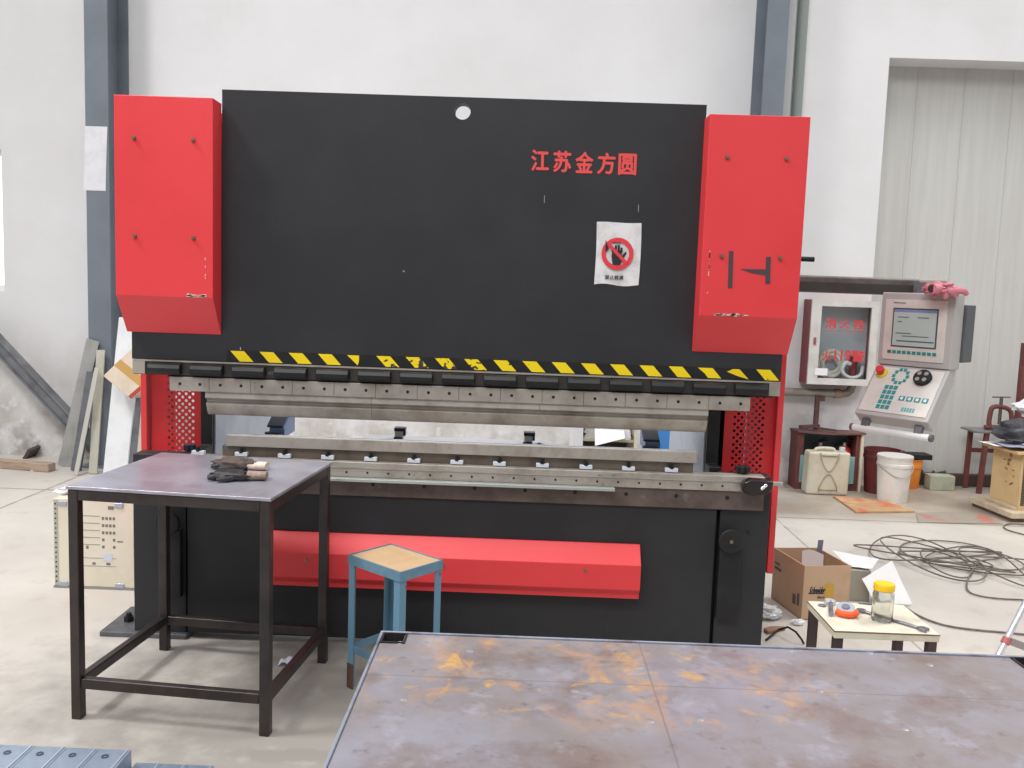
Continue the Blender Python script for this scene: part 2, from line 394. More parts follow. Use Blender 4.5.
die = MB().prism([(.0, .857), (.0, .904), (.013, .904), (.023, .884), (.033, .904), (.046, .904), (.046, .857)], 'x', -1.252, .748)
die = die.build('die', M_steel, PB, bevel=.002)
M_pol = mat('polished_die_edge', (232, 236, 242), .16, .8)
for y0_, y1_ in ((.0012, .0122), (.0338, .0448)): MB().box((-1.251, y0_, .9041), (.747, y1_, .9052)).build('die_edge', M_pol, die)
lo = MB().box((-1.275, .018, .8125), (.738, .043, .8565)).build('die_holder', mat('dark_die_steel', (118, 108, 98), .5, .5, (94, 84, 76), 8), PB, bevel=.002)
for px in (199, 242, 285, 328, 371, 414, 457, 499.5, 542.5, 586, 628.5, 671.5):
    q = pt(px, 463, .01)
    cl = MB().box((q.x-.027, -.006, .815), (q.x+.027, .0178, .832)).build('die_clamp', mat('clamp_white', (215, 221, 232), .4, .2), lo, bevel=.002)
    c2 = MB(); c2.cyl((q.x, .004, .832), (q.x, .004, .848), .006, n=10); c2.cyl((q.x, .004, .829), (q.x, .004, .836), .013, n=6); c2.build('clamp_bolt', M_boltdark, cl)
# end clamp with a star knob
ec = MB(); ec.prism([(.94, .748), (.925, .772), (.935, .80), (.965, .812), (1.06, .806), (1.055, .768), (1.03, .745), (.98, .738)], 'y', -.075, -.024)
ecl = ec.build('end_clamp', mat('oily_black_steel', (44, 38, 38), .18, .3), PB, bevel=.012, seg=2)
MB().obox((1.015, -.078, .782), (1, 0, .9), (0, 1, 0), (-.9, 0, 1), .034, .012, .013).build('glint_spot', mat('painted_glint', (230, 235, 245), .15, .9), ecl, bevel=.004)  # bright chip put in for the shiny glint on the black clamp
kn = MB(); kc = V((.952, .04, .83)); kn.cyl(kc-V((0, 0, .02)), kc+V((0, 0, .012)), .022, n=16)
for k in range(7): kn.cyl(kc+V((.024*cos(k*.9), .024*sin(k*.9), -.008)), kc+V((.024*cos(k*.9), .024*sin(k*.9), .014)), .009, n=8)
kn.build('knob', M_deep, ecl)
kn = MB(); q = pt(190, 448, .12); kn.cyl(q-V((0, 0, .05)), q+V((0, 0, .015)), .018, n=14)
for k in range(7): kn.cyl(q+V((.02*cos(k*.9), .02*sin(k*.9), -.008)), q+V((.02*cos(k*.9), .02*sin(k*.9), .016)), .008, n=8)
kn.build('knob', mat('navy_knob', (38, 42, 62), .35), PB)
# feet
for x0, x1 in ((-1.80, -1.42), (.80, 1.10)):
    ft = MB().box((x0, -.015, 0), (x1, .30, .022)).build('base_plate', mat('grey_base_steel', (104, 106, 112), .45, .3, (84, 84, 88), 9), PB, bevel=.003)
    xb = x0+.07 if x0 < 0 else x1-.06
    bb = MB(); bb.cyl((xb, .12, .022), (xb, .12, .06), .012, n=10); bb.cyl((xb, .12, .022), (xb, .12, .045), .022, n=6); bb.build('anchor_bolt', M_boltdark, ft)
# crowning levers: disc over a hanging bar
for cx, bx0, bx1, cz, z0 in ((.903, .862, .955, .535, .19), (-1.492, -1.54, -1.442, .52, .19)):
    lv = MB().box((bx0, -.022, z0), (bx1, .0118, cz-.03)).build('lever_bar', M_blackplain, PB, bevel=.003)
    ds = MB(); ds.cyl((cx, -.045, cz), (cx, -.0221, cz), .052, n=32); ds.build('pivot_disc', M_blackplain, lv, bevel=.006)
    MB().cyl((cx, -.05, cz), (cx, -.0451, cz), .008, n=10).build('pivot_pin', M_bolt, lv)
bt = MB()
bt.cyl((.985, .004, .565), (.985, .013, .565), .006, n=10); bt.build('bolt', M_boltdark, PB)
# red foot guard
q = MB().prism([(0, .498), (-.012, .500), (-.075, .425), (-.075, .318), (-.05, .292), (-.05, .272), (0, .272)], 'x', -1.065, .525)
fg = q.build('foot_guard', M_red, PB, bevel=.003, ang=12)
for px, py in ((306, 560), (443, 565), (585, 570)):
    v = pt(px, py, -.075); MB().cyl((v.x, -.081, v.z), (v.x, -.0745, v.z), .007, n=8).build('bolt', M_bolt, fg)
# thin strip lying along the bed front
MB().box((-1.15, -.062, .735), (.402, -.0275, .748)).build('edge_strip', mat('pale_glassy_steel', (176, 182, 178), .25, .35), PB, bevel=.002)
MB().box((1.05, -.023, .776), (1.112, -.004, .792)).build('scale_strip', mat('clear_scale', (168, 166, 160), .3, .3), PB, bevel=.002)
# -- side frames with grey inside faces
for x0, x1, ix in ((-1.435, -1.385, 1), (.828, .882, -1)):
    fr = MB().prism([(.12, 0), (1.15, 0), (1.15, 2.2), (.08, 2.2), (.08, 1.24), (.2, 1.24), (.2, .82), (.12, .82)], 'x', x0, x1).build('side_frame', M_blackplain, PB, bevel=.004)
    xx = x1 if ix > 0 else x0-.006
    MB().box((xx, .235, .45), (xx+.006, 1.15, 1.5)).build('inner_panel', M_grey, fr)
# -- perforated red side guards
def guard(x0, x1, outer, px0, px1, pz0, pz1, back):
    y = .22; t = .002; m = MB()
    m.perf(px0, px1, pz0, pz1, .031, .0155, .0066, y, t)
    if px0 > x0: m.rect(x0, px0, pz0, pz1, y, t)
    if px1 < x1: m.rect(px1, x1, pz0, pz1, y, t)
    m.rect(x0, x1, .33, pz0, y, t); m.rect(x0, x1, pz1, 1.26, y, t)
    g = m.build('side_guard', M_redpanel, PB, smooth=False)
    sgn = 1 if outer > 0 else -1
    MB().box((min(outer, outer-.028*sgn), .19, .33), (max(outer, outer-.028*sgn), .7 if back else .52, 1.32)).build('guard_post', M_red, g, bevel=.003)
    if back: MB().box((x0-.02, .62, .33), (x1-.03, .64, 1.3)).build('backing', M_deep, g)
    return g
guard(.905, 1.128, 1.155, .935, 1.105, .62, 1.22, True)
guard(-1.665, -1.4365, -1.70, -1.60, -1.459, .62, 1.235, False)
# -- ram
ram = MB().plate([(-1.652, 1.216), (1.078, 1.216), (1.078, 1.5), (.707, 1.5), (.707, 2.333), (-1.271, 2.333), (-1.271, 1.5), (-1.652, 1.5)], [disc_holes(-.285, 2.276, .033)], 0, .06).build('ram', M_black, PB, smooth=False)
cb = MB().box((-1.645, -.006, 1.152), (1.075, .055, 1.2155)).build('clamp_beam', mat('worn_beam_steel', (62, 58, 54), .55, .2, (44, 42, 40), 8, c3=(120, 114, 104), scale3=14, lo3=.62, hi3=.75), PB, bevel=.003)
MB().box((-1.645, -.010, 1.2085), (1.075, -.0065, 1.2155)).build('beam_lip', M_steel, cb)
for x0, x1 in ((-1.646, -1.594), (1.030, 1.076)): MB().box((x0, -.009, 1.155), (x1, -.0065, 1.208)).build('beam_end', M_steel, cb)
for k in range(15):
    xs = pt(148+42.05*k, 362, -.03).x
    cc = MB(); x1 = xs+.136
    cc.prism([(-.0062, 1.160), (-.032, 1.158), (-.042, 1.168), (-.044, 1.184), (-.036, 1.198), (-.022, 1.204), (-.0062, 1.204)], 'x', xs, x1)
    cc.build('clamp_cover', M_blackplain, cb, bevel=.003)
MB().box((-1.495, -.004, 1.1475), (1.05, .05, 1.1515)).build('painted_shade_strip', M_deep, cb)  # black strip painted in for the shade under the clamp covers
hx = [pt(p, 392+(p-459)*.0365, -.012).x for p in [169.5]+[209.2+41.62*k for k in range(14)]]
for k in range(len(hx)-1):
    if k == 13: pass
    sg = MB().box((hx[k]+.0005, -.014, 1.088), (hx[k+1]-.0005, .05, 1.147)).build('punch_holder', M_steel, PB, bevel=.0015)
    for fq in (.27, .77):
        xx = hx[k]+fq*(hx[k+1]-hx[k]); MB().cyl((xx, -.0155, 1.118), (xx, -.01, 1.118), .0065, n=10).build('screw', M_boltdark, sg)
prof = [(.05, 1.0875), (-.004, 1.0875), (-.008, 1.062), (.018, 1.050), (.018, 1.043), (.004, 1.037), (.020, .998), (.034, .985), (.042, .985), (.05, 1.0)]
for a, b in ((-1.340, -.637), (-.636, .074), (.075, .784)):
    MB().prism(prof, 'x', a, b).build('punch', M_steel, PB, bevel=.0012)
# hazard stripes on the lower edge of the ram
bk = MB().box((-1.25, -.0016, 1.214), (1.05, -.0002, 1.266)).build('stripe_band', M_blackplain, ram)
for k in range(19):
    x0 = pt(230.5+29.2*k, 350.5+1.09*k, 0).x
    if k == 4: poly = [(0, 1.263), (.05, 1.263), (.05, 1.24), (.045, 1.221)]
    elif k == 16: poly = [(.0, 1.263), (.062, 1.263), (.1, 1.221), (.045, 1.221), (.03, 1.24)]
    elif k == 17: poly = [(.0, 1.25), (.025, 1.262), (.052, 1.262), (.093, 1.221), (.05, 1.232)]
    else: poly = [(0, 1.264), (.058, 1.264), (.098, 1.220), (.04, 1.220)]
    MB().prism([(x0+u, v) for u, v in poly], 'y', -.003, -.0014).build('hazard_stripe', M_wear, bk, smooth=False)
# lettering and warning sign on the ram
M_letter = mat('red_lettering', (226, 78, 76), .5)
xs = [532, 554.2, 576.3, 598.3, 619.3]
its = []
for ch, px in zip('江苏金方圆', xs):
    a = pt(px, 150+(px-532)*.045, 0); b = pt(px+16.2, 171+(px-532)*.045, 0); its.append((ch, a.x, b.z, b.x, a.z))
text('lettering', its, M_letter, ram, y=-.0002, bold=.036)
sx0, sx1, sz0, sz1 = .281, .465, 1.594, 1.85
sign = MB().grid(lambda u, v: (sx0+(sx1-sx0)*u+.003*sin(v*3), -.002-.003*sin(u*pi*3)*abs(v-.5), sz0+(sz1-sz0)*v+.004*sin(u*7)*(1 if v < .1 else .3)), 12, 10, .0008).build('warning_sign', mat('white_sign_paper', (226, 225, 226), .6, 0, (206, 204, 204), 20), ram)
scx, scz = .372, 1.722
M_signred = mat('sign_red', (222, 58, 70), .55); M_ink = mat('sign_ink', (34, 33, 38), .6)
MB().ring((scx, -.0064, scz), (scx, -.0075, scz), .066, .048, 40).build('prohibition_ring', M_signred, sign)
h = MB()
h.prism([(scx-.024, scz-.012), (scx-.018, scz-.046), (scx+.012, scz-.046), (scx+.022, scz-.022), (scx+.038, scz+.004), (scx+.033, scz+.010), (scx+.018, scz-.008), (scx+.016, scz+.012), (scx-.022, scz+.012)], 'y', -.0075, -.0066)
for i, (o_, t_) in enumerate(((-.020, .024), (-.008, .034), (.004, .036), (.0155, .026))): h.box((scx+o_-.0045, -.0075, scz+.008), (scx+o_+.0045, -.0066, scz+t_))
h.box((scx-.022, -.0075, scz+.043), (scx+.012, -.0066, scz+.0465)); h.build('hand_symbol', M_ink, sign, smooth=False)
MB().bar((scx-.040, -.0082, scz+.040), (scx+.040, -.0082, scz-.040), .0135, .0012, (1, 0, 1)).build('prohibition_bar', M_signred, sign)
MB().prism([(scx-.052, scz+.058), (scx-.036, scz+.018), (scx-.05, scz+.006)], 'y', -.0093, -.0083).build('torn_patch', M_ink, sign, smooth=False)
text('lettering', [(c, .325+.0195*i, 1.617, .342+.0195*i, 1.634) for i, c in enumerate('禁止触摸')], M_ink, sign, y=-.006, bold=.02)
# small scuffs and a screw hole on the ram face
sc = MB()
for px, py, w_, h_ in ((403, 272, .006, .006), (240, 350, .004, .012), (544, 203, .002, .03), (638, 212, .002, .03)):
    v = pt(px, py, 0); sc.box((v.x, -.0008, v.z), (v.x+w_, -.0001, v.z+h_))
sc.build('scuff_mark', mat('scuffed_paint', (170, 168, 166), .6), ram)
# -- red cylinder covers
def cover(x0, x1, inner, label):
    # inner=+1: bevelled side towards +x; sloped lower face falls back to the ram
    D = -.1; z0, z1, zt = 1.328, 1.483, 2.279; e = .0015
    if inner > 0: a, b, bb = x0, x1-e, x1
    else: a, b, bb = x1, x0+e, x0
    m = MB(); ps = dict(ft0=(a, D, zt), ft1=(b, D, zt-.001), fm0=(a, D, z1), fm1=(b, D, z1), bt0=(a, -.001, zt), bt1=(bb, -.001, zt-.003), bb0=(a, -.001, z0), bb1=(bb, -.001, z0))
    ps['rt0'] = (a, .25, zt); ps['rt1'] = (b, .25, zt)
    v = {k: m.bm.verts.new(p) for k, p in ps.items()}
    for fc in (('ft0', 'ft1', 'fm1', 'fm0'), ('fm0', 'fm1', 'bb1', 'bb0'), ('ft1', 'bt1', 'bb1', 'fm1'), ('ft0', 'fm0', 'bb0', 'bt0'), ('ft0', 'bt0', 'bt1', 'ft1'), ('bt0', 'bb0', 'bb1', 'bt1')): m._f([v[k] for k in fc])
    m2 = m
    for k in ('rt0', 'rt1'): m.bm.verts.remove(v[k])
    c = m.build('cylinder_cover', M_red, PB, bevel=.003, ang=12)
    xo0, xo1 = min(a, b), max(a, b)
    MB().box((xo0+.01, .061, 1.5), (xo1-.01, .30, zt-.03)).build('cover_back', M_redpanel, c)
    return c
cl = cover(-1.672, -1.272, 1, '')
cr = cover(.701, 1.100, -1, '')
for c, L_ in ((cl, ((-1.59, 2.112), (-1.352, 2.111), (-1.59, 1.723), (-1.352, 1.723))), (cr, ((.779, 2.113), (1.014, 2.113), (.779, 1.723), (1.014, 1.723)))):
    for x_, z_ in L_:
        b_ = MB(); b_.cyl((x_, -.109, z_), (x_, -.1002, z_), .0085, n=6); b_.cyl((x_, -.112, z_), (x_, -.109, z_), .005, .003, n=8); b_.build('bolt', M_bolt, c)
    xm = (L_[0][0]+L_[1][0])/2
    MB().box((xm-.02, -.04, 2.2795), (xm+.02, -.01, 2.289)).build('lifting_tab', mat('dull_tab', (120, 110, 92), .5), c)
t = MB(); t.obox((.8195, -.1012, 1.67), (1, 0, .0), (0, 1, 0), (.03, 0, -1), .018, .001, .148); t.build('tape_strip', M_tape, cr, smooth=False)
t = MB(); t.obox((.9695, -.1012, 1.672), (1, 0, .0), (0, 1, 0), (.03, 0, -1), .019, .001, .108); t.prism([(.857, 1.674), (.96, 1.676), (.96, 1.652), (.90, 1.66)], 'y', -.1017, -.1007); t.build('tape_strip', M_tape, cr, smooth=False)
random.seed(3)
def chip(c, x_, z_, w_, h_): MB().box((x_-w_/2, -.1012, z_-h_/2), (x_+w_/2, -.1001, z_+h_/2)).build('paint_chip', M_chip, c, smooth=False)
for k in range(12): chip(cr, .74+.155*random.random(), 1.486+.006*random.random(), .012+.02*random.random(), .003+.005*random.random())
for k in range(10): chip(cr, .7325, 1.50+.26*random.random(), .003, .006+.014*random.random())
for k in range(9): chip(cl, -1.305-.075*random.random(), 1.487+.007*random.random(), .01+.018*random.random(), .004+.007*random.random())
for k in range(4): chip(cl, -1.304, 1.50+.15*random.random(), .003, .01)
# -- back gauge
gy = .34
a = pt(361, 438, gy); b = pt(573, 447, gy); za = pt(361, 438.4, gy).z-.014
bmg = MB(); bmg.box((a.x, gy, za-.004), (b.x-.09, gy+.115, za+.014)); bmg.box((b.x-.0899, gy+.01, za-.03), (b.x, gy+.04, za-.012)); bg_ = bmg.build('gauge_beam', mat('white_enamel_beam', (230, 233, 240), .35), PB, bevel=.003)
MB().box((-1.384, gy+.055, za-.05), (.827, gy+.10, za-.019)).build('gauge_rail', M_steelL, bg_, bevel=.003)
for px, py in ((399, 431), (529, 436)):
    v = pt(px, py, gy); fm = MB(); fm.box((v.x-.022, gy+.012, za+.0145), (v.x+.018, gy+.055, za+.055)); fg2 = fm.build('finger_block', M_white, bg_, bevel=.004)
    dk = MB(); dk.box((v.x-.024, gy+.006, za+.052), (v.x+.028, gy+.058, za+.068)); dk.box((v.x+.018, gy+.012, za+.03), (v.x+.028, gy+.05, za+.0519)); dk.lathe([(0, 0), (.024, .001), (.020, .01), (0, .014)], (v.x-.005, gy+.02, za+.0146), 14); dk.build('finger_tip', mat('dark_navy_finger', (34, 42, 58), .35), fg2, bevel=.002)
tl = MB(); v = pt(537, 441, gy-.02); tl.prism([(v.x-.01, za+.016), (v.x+.01, za+.028), (v.x+.03, za+.02), (v.x+.118, za+.004), (v.x+.118, za-.003), (v.x+.03, za+.0145)], 'y', gy-.03, gy-.005); tl.build('gauge_stop_arm', mat('dark_stop', (48, 50, 58), .4, .4), bg_, bevel=.002)
for pxa, pya, pxb, pyb, s_ in ((270, 434, 291, 418, 1), (643, 448, 654, 433, 1)):
    A = pt(pxa, pya, gy); B = pt(pxb, pyb, gy)
    wd_ = .05
    g1 = MB(); g1.prism([(gy-.03, A.z-.01), (gy-.03, A.z+.035), (gy+.1, B.z+.015), (gy+.16, B.z+.015), (gy+.16, A.z-.01)], 'x', A.x+.005 if s_ > 0 else A.x, A.x+.075); gg = g1.build('gauge_carriage', mat('steel_blue_carriage', (122, 150, 190), .4, .2), bg_, bevel=.004)
    g2 = MB(); g2.prism([(gy-.036, A.z+.036), (gy-.036, A.z+.046), (gy+.095, B.z+.027), (gy+.16, B.z+.027), (gy+.16, B.z+.0155), (gy+.1, B.z+.0155)], 'x', A.x-.005, A.x+.07); g2.box((A.x-.008, gy-.06, A.z-.012), (A.x+.06, gy-.0305, A.z+.018)); g2.build('carriage_cap', mat('dark_blue_cap', (54, 60, 74), .4), gg, bevel=.003)

# ================================================================ control pendant on its arm
TH = R(-50)
pl = pt(882, 330, .20+.138); pr = pt(951, 332, .20-.13)
PC = (pl+pr)/2; PZ = pt(914, 367, .2).z
CP = thing('control_pendant', 'silver control pendant with screen and keypad hanging from steel swing arm', 'control panel', (PC.x, PC.y, PZ), TH)
M_housing = mat('pendant_grey_frame', (178, 175, 174), .5); M_face = mat('brushed_face', (218, 215, 208), .45, .1, (206, 202, 194), 9)
M_teal = mat('teal_key', (40, 140, 140), .5); M_dark = mat('dark_pendant_housing', (92, 94, 97), .5)
W_ = .164; HT = (pt(918, 293, .2).z-PZ)
hs = MB(); hs.box((-W_, 0, 0), (W_, .085, HT)); hs.box((-W_+.006, .012, -.035), (W_-.006, .07, .02)); hs = hs.build('screen_housing', M_housing, CP, local=True, bevel=.005)
MB().box((-.10, .0855, .03), (W_+.012, .17, HT-.045)).build('rear_housing', M_dark, CP, local=True, bevel=.004)
fp = MB().box((-.142, -.004, .026), (.134, -.0003, HT-.03)).build('bezel', M_face, hs, local=True, bevel=.001)
# glass screen with its pale picture
sw0, sw1, sz0_, sz1_ = -.098, .092, .090, .250
MB().box((sw0-.006, -.0055, sz0_-.006), (sw1+.006, -.0042, sz1_+.006)).build('screen_surround', mat('screen_surround', (70, 74, 78), .5), fp, local=True)
lcd = MB().box((sw0, -.007, sz0_), (sw1, -.0056, sz1_)).build('screen', mat('lcd_green_grey', (168, 182, 178), .25, emit=.12), fp, local=True)
ui = MB()
ui.box((sw0, -.0076, sz1_-.012), (sw1, -.0071, sz1_))
ui.build('title_bar', mat('lcd_blue', (120, 140, 180), .4), lcd, local=True)
ui = MB()
for x_, z_, w_ in ((-.08, .214, .05), (.01, .214, .05), (-.08, .194, .02), (-.085, .143, .07), (-.055, .131, .12)): ui.box((x_, -.0076, z_), (x_+w_, -.0071, z_+.004))
ui.box((sw0+.02, -.0076, .108), (sw1-.004, -.0071, .114)); ui.build('screen_text', mat('lcd_dark', (92, 104, 104), .4), lcd, local=True)
for k in range(10): MB().box((-.118+.0225*k, -.0058, .054), (-.1005+.0225*k, -.0041, .068)).build('key', M_teal if k else M_dark, fp, local=True, bevel=.002)
tx = MB(); tx.box((-.105, -.0048, .276), (-.05, -.0041, .280)); tx.build('panel_print', M_dark, fp, local=True)
# sloped keyboard: e runs outwards, down
E_, DRP = .165, .215
nrm = V((0, -DRP, -(-E_))).normalized(); nrm = V((0, -DRP, E_)).normalized(); dn = V((0, -E_, -DRP)).normalized(); SL = math.hypot(E_, DRP)
def kb(u, s_, h_): # point on sloped face: u across, s down the slope, h off the face
    return V((u, 0, 0)) + dn*s_ + nrm*h_
def kbox(m, u0, u1, s0, s1, h0, h1):
    return m.hexa([kb(u0, s1, h0), kb(u1, s1, h0), kb(u1, s0, h0), kb(u0, s0, h0), kb(u0, s1, h1), kb(u1, s1, h1), kb(u1, s0, h1), kb(u0, s0, h1)])
m = MB(); kbox(m, -W_, W_, .001, SL, -.075, 0); kbh = m.build('keyboard_housing', M_housing, CP, local=True, bevel=.005)
m = MB(); kbox(m, -W_+.012, W_-.014, .014, SL-.02, .0003, .004); kf = m.build('keyboard_face', M_face, kbh, local=True, bevel=.001)
m = MB(); m.cyl(kb(-.118, .05, .0041), kb(-.118, .05, .012), .026, n=24); es = m.build('emergency_stop', mat('estop_yellow', (232, 205, 60), .4), kf, local=True, bevel=.002)
m = MB(); m.cyl(kb(-.118, .05, .0121), kb(-.118, .05, .024), .010, n=16); m.cyl(kb(-.118, .05, .0241), kb(-.118, .05, .042), .018, n=20); m.build('stop_button', mat('estop_red', (216, 48, 58), .35), es, local=True, bevel=.003)
for k in range(10):
    a_ = 2*pi*k/10; u = -.030+.031*cos(a_); s_ = .058+.036*sin(a_); m = MB(); kbox(m, u-.007, u+.007, s_-.008, s_+.008, .0041, .0065); m.build('key', M_teal, kf, local=True, bevel=.001)
hwm = MB(); c0 = kb(.072, .060, .0041); c1 = kb(.072, .060, .024); hwm.cyl(c0, c1, .038, n=32); hw = hwm.build('handwheel', M_deep, kf, local=True, bevel=.004)
for su, ss in ((-1, -1), (1, -1), (-1, 1), (1, 1)):
    m = MB(); m.cyl(kb(.072+.015*su, .06+.015*ss, .0241), kb(.072+.015*su, .06+.015*ss, .0252), .0095, n=14); m.build('recess', mat('recess_grey', (150, 148, 146), .5), hw, local=True)
for r_ in range(5):
    for c_ in range(3):
        u = -.070+.021*c_; s_ = .120+.026*r_; m = MB(); kbox(m, u-.0085, u+.0085, s_-.010, s_+.010, .0041, .0063); m.build('key', M_teal, kf, local=True, bevel=.001)
for k in range(4):
    u = .018+.034*k; m = MB(); kbox(m, u-.013, u+.013, .158, .182, .0041, .006); kq = m.build('key', M_teal, kf, local=True, bevel=.001)
    m = MB(); kbox(m, u-.006, u+.006, .163, .177, .0061, .0068); m.build('key_symbol', M_white, kq, local=True)
m = MB()
for k in range(5): kbox(m, .036+.012*k, .045+.012*k, .215, .235, .0041, .0048)
m.build('maker_mark', mat('teal_print', (96, 170, 172), .5), kf, local=True)
# handle bar
for su in (-.12, .118):
    m = MB(); m.bar(kb(su, SL-.01, -.04), kb(su, SL+.036, -.05), .034, .022); m.build('handle_bracket', M_dark, CP, local=True, bevel=.003)
m = MB(); m.cyl(kb(-.172, SL+.042, -.052), kb(.172, SL+.042, -.052), .0145, n=20); hb = m.build('handle_bar', M_white, CP, local=True)
m = MB(); m.cyl(kb(.1721, SL+.042, -.052), kb(.184, SL+.042, -.052), .016, n=20); m.cyl(kb(-.184, SL+.042, -.052), kb(-.1721, SL+.042, -.052), .016, n=20); m.build('handle_cap', M_dark, hb, local=True)
# arm (world coordinates turned into the pendant's frame)
inv = (Matrix.Translation(CP.location) @ Matrix.Rotation(TH, 4, 'Z')).inverted()
def warm(m): bmesh.ops.transform(m.bm, matrix=inv, verts=m.bm.verts); return m
ya = .45
aL = pt(800, 276, ya); aR = pt(922, 278, ya); zt_ = (aL.z+aR.z)/2; hgt = .078; xe = aR.x
m = MB(); m.box((.9, ya, zt_-hgt), (xe, ya+.09, zt_)); arm = warm(m).build('swing_arm', mat('brown_grey_arm', (112, 105, 102), .5, .2, (84, 78, 76), 6), CP, local=True, bevel=.012)
m = MB(); m.box((.9, ya-.004, zt_-hgt+.004), (xe-.01, ya-.0003, zt_-.03)); warm(m).build('arm_channel', mat('dark_arm_channel', (74, 68, 67), .55, .2, (58, 54, 53), 7), arm, local=True)
m = MB(); m.obox((xe+.045, ya-.02, zt_-.045), (.8, -.6, 0), (.6, .8, 0), (0, 0, 1), .10, .10, .085); 
warm(m).build('arm_elbow', mat('pale_elbow', (160, 152, 142), .5), arm, local=True, bevel=.006)
m = MB(); m.cyl((PC.x+.03, PC.y+.06, PZ+HT-.01), (PC.x+.03, PC.y+.06, zt_-.05), .022, n=16); m.bar((PC.x+.03, PC.y+.06, zt_-.045), (xe+.02, ya+.02, zt_-.045), .05, .05, (0, 0, 1)); warm(m).build('arm_swivel', M_dark, arm, local=True)
m = MB(); v = pt(803, 259, .55); m.cyl((v.x-.25, .55, v.z), (pt(814, 259, .55).x, .55, v.z), .012, n=10); m.build('hose_stub', M_deep, PB)

# pink glove lying over the pendant's top edge
def blob(m, c, sx, sy, sz, rot=0, seed=0, amp=.25, n=20, rows=12, fr=3.0):
    c = V(c)
    def f(u, v):
        th = 2*pi*u; ph = pi*(v*.998+.001); d_ = V((sin(ph)*cos(th), sin(ph)*sin(th), cos(ph)))
        k = 1+amp*mnoise.noise(d_*fr+V((seed*7.3, seed*3.1, seed)))
        p = V((d_.x*sx*k, d_.y*sy*k, d_.z*sz*k)); return c+Matrix.Rotation(rot, 3, 'Z') @ p
    m.grid(f, n, rows); bmesh.ops.remove_doubles(m.bm, verts=m.bm.verts, dist=1e-5); return m
gv = pt(936, 292, .10)
GP = V((gv.x, .10, PZ+HT))
PG = thing('pink_work_glove', 'crumpled pink rubber glove draped over the top of the control pendant', 'glove', GP)
M_pink = mat('pink_rubber', (212, 136, 148), .6, 0, (184, 104, 118), 16, .42, .65)
m = MB(); blob(m, GP+V((.01, -.005, .018)), .062, .036, .026, R(-50), 3, .7, 30, 18, 3.2); m.build('palm', M_pink, PG, ang=75)
m = MB(); s0 = GP+V((-.03, -.035, .012)); m.tube([s0+V((.05, .02, .004)), s0+V((.02, .0, .006)), s0+V((-.012, -.016, .006))], .022, 14, taper=[.8, .95, 1.0]); m.build('cuff', M_pink, PG, ang=75)
m = MB(); c0 = s0+V((-.0125, -.0165, .006)); m.cyl(c0, c0+V((-.0012, -.0012, 0)), .016, n=16); m.build('cuff_opening', mat('dark_cuff_inside', (60, 40, 46), .8), PG)
for k, (dx, dz, l) in enumerate(((.018, -.016, .03), (.048, -.004, .03), (.075, .004, .03))):
    m = MB(); s1 = GP+V((dx*.6, -.022-dx*.5, .012)); m.tube([s1, s1+V((dx*.3, -.012, dz*.5)), s1+V((dx*.5, -.014, dz-.006)), s1+V((dx*.7, -.012, dz-.018))], .015, 10, taper=[1, 1.05, .95, .6]); m.build('finger', M_pink, PG, ang=75)

# ================================================================ steel work table
tr, ty, tyaw, TL_, TW_, TH_ = -1.548, -.748, -.0955, .722, .650, .838
WT = thing('work_table', 'square dark steel work table with bare tube legs in front of the press', 'table', (tr, ty, 0), tyaw)
M_leg = mat('black_steel_tube', (66, 59, 57), .38, .35, (50, 45, 44), 8, .4, .65, c3=(120, 112, 106), scale3=30, lo3=.68, hi3=.8)
M_ttop = mat('worn_steel_top', (182, 182, 194), .3, .45, (158, 154, 166), 5, .38, .66, c3=(136, 124, 130), scale3=3, lo3=.55, hi3=.8)
MB().box((-.004, -.004, TH_-.012), (TL_+.004, TW_+.004, TH_)).build('table_top', M_ttop, WT, local=True, bevel=.0025)
lw = .036; rh = .038; z0 = .112
m = MB()
for a, b in (((lw, .001, TH_-.05), (TL_-lw, lw, TH_-.0122)), ((lw, TW_-lw, TH_-.05), (TL_-lw, TW_-.001, TH_-.0122)), ((.001, lw, TH_-.05), (lw, TW_-lw, TH_-.0122)), ((TL_-lw, lw, TH_-.05), (TL_-.001, TW_-lw, TH_-.0122))): m.box(a, b)
m.build('apron_frame', M_leg, WT, local=True, bevel=.003)
for x_ in (0, TL_-lw):
    for y_ in (0, TW_-lw): MB().box((x_, y_, 0), (x_+lw, y_+lw, TH_-.0122)).build('leg', M_leg, WT, local=True, bevel=.004)
for a, b in (((lw, .003, z0), (TL_-lw, .034, z0+rh)), ((lw, TW_-.034, z0), (TL_-lw, TW_-.003, z0+rh)), ((.003, lw, z0), (.034, TW_-lw, z0+rh)), ((TL_-.034, lw, z0), (TL_-.003, TW_-lw, z0+rh))):
    MB().box(a, b).build('stretcher', M_leg, WT, local=True, bevel=.005)
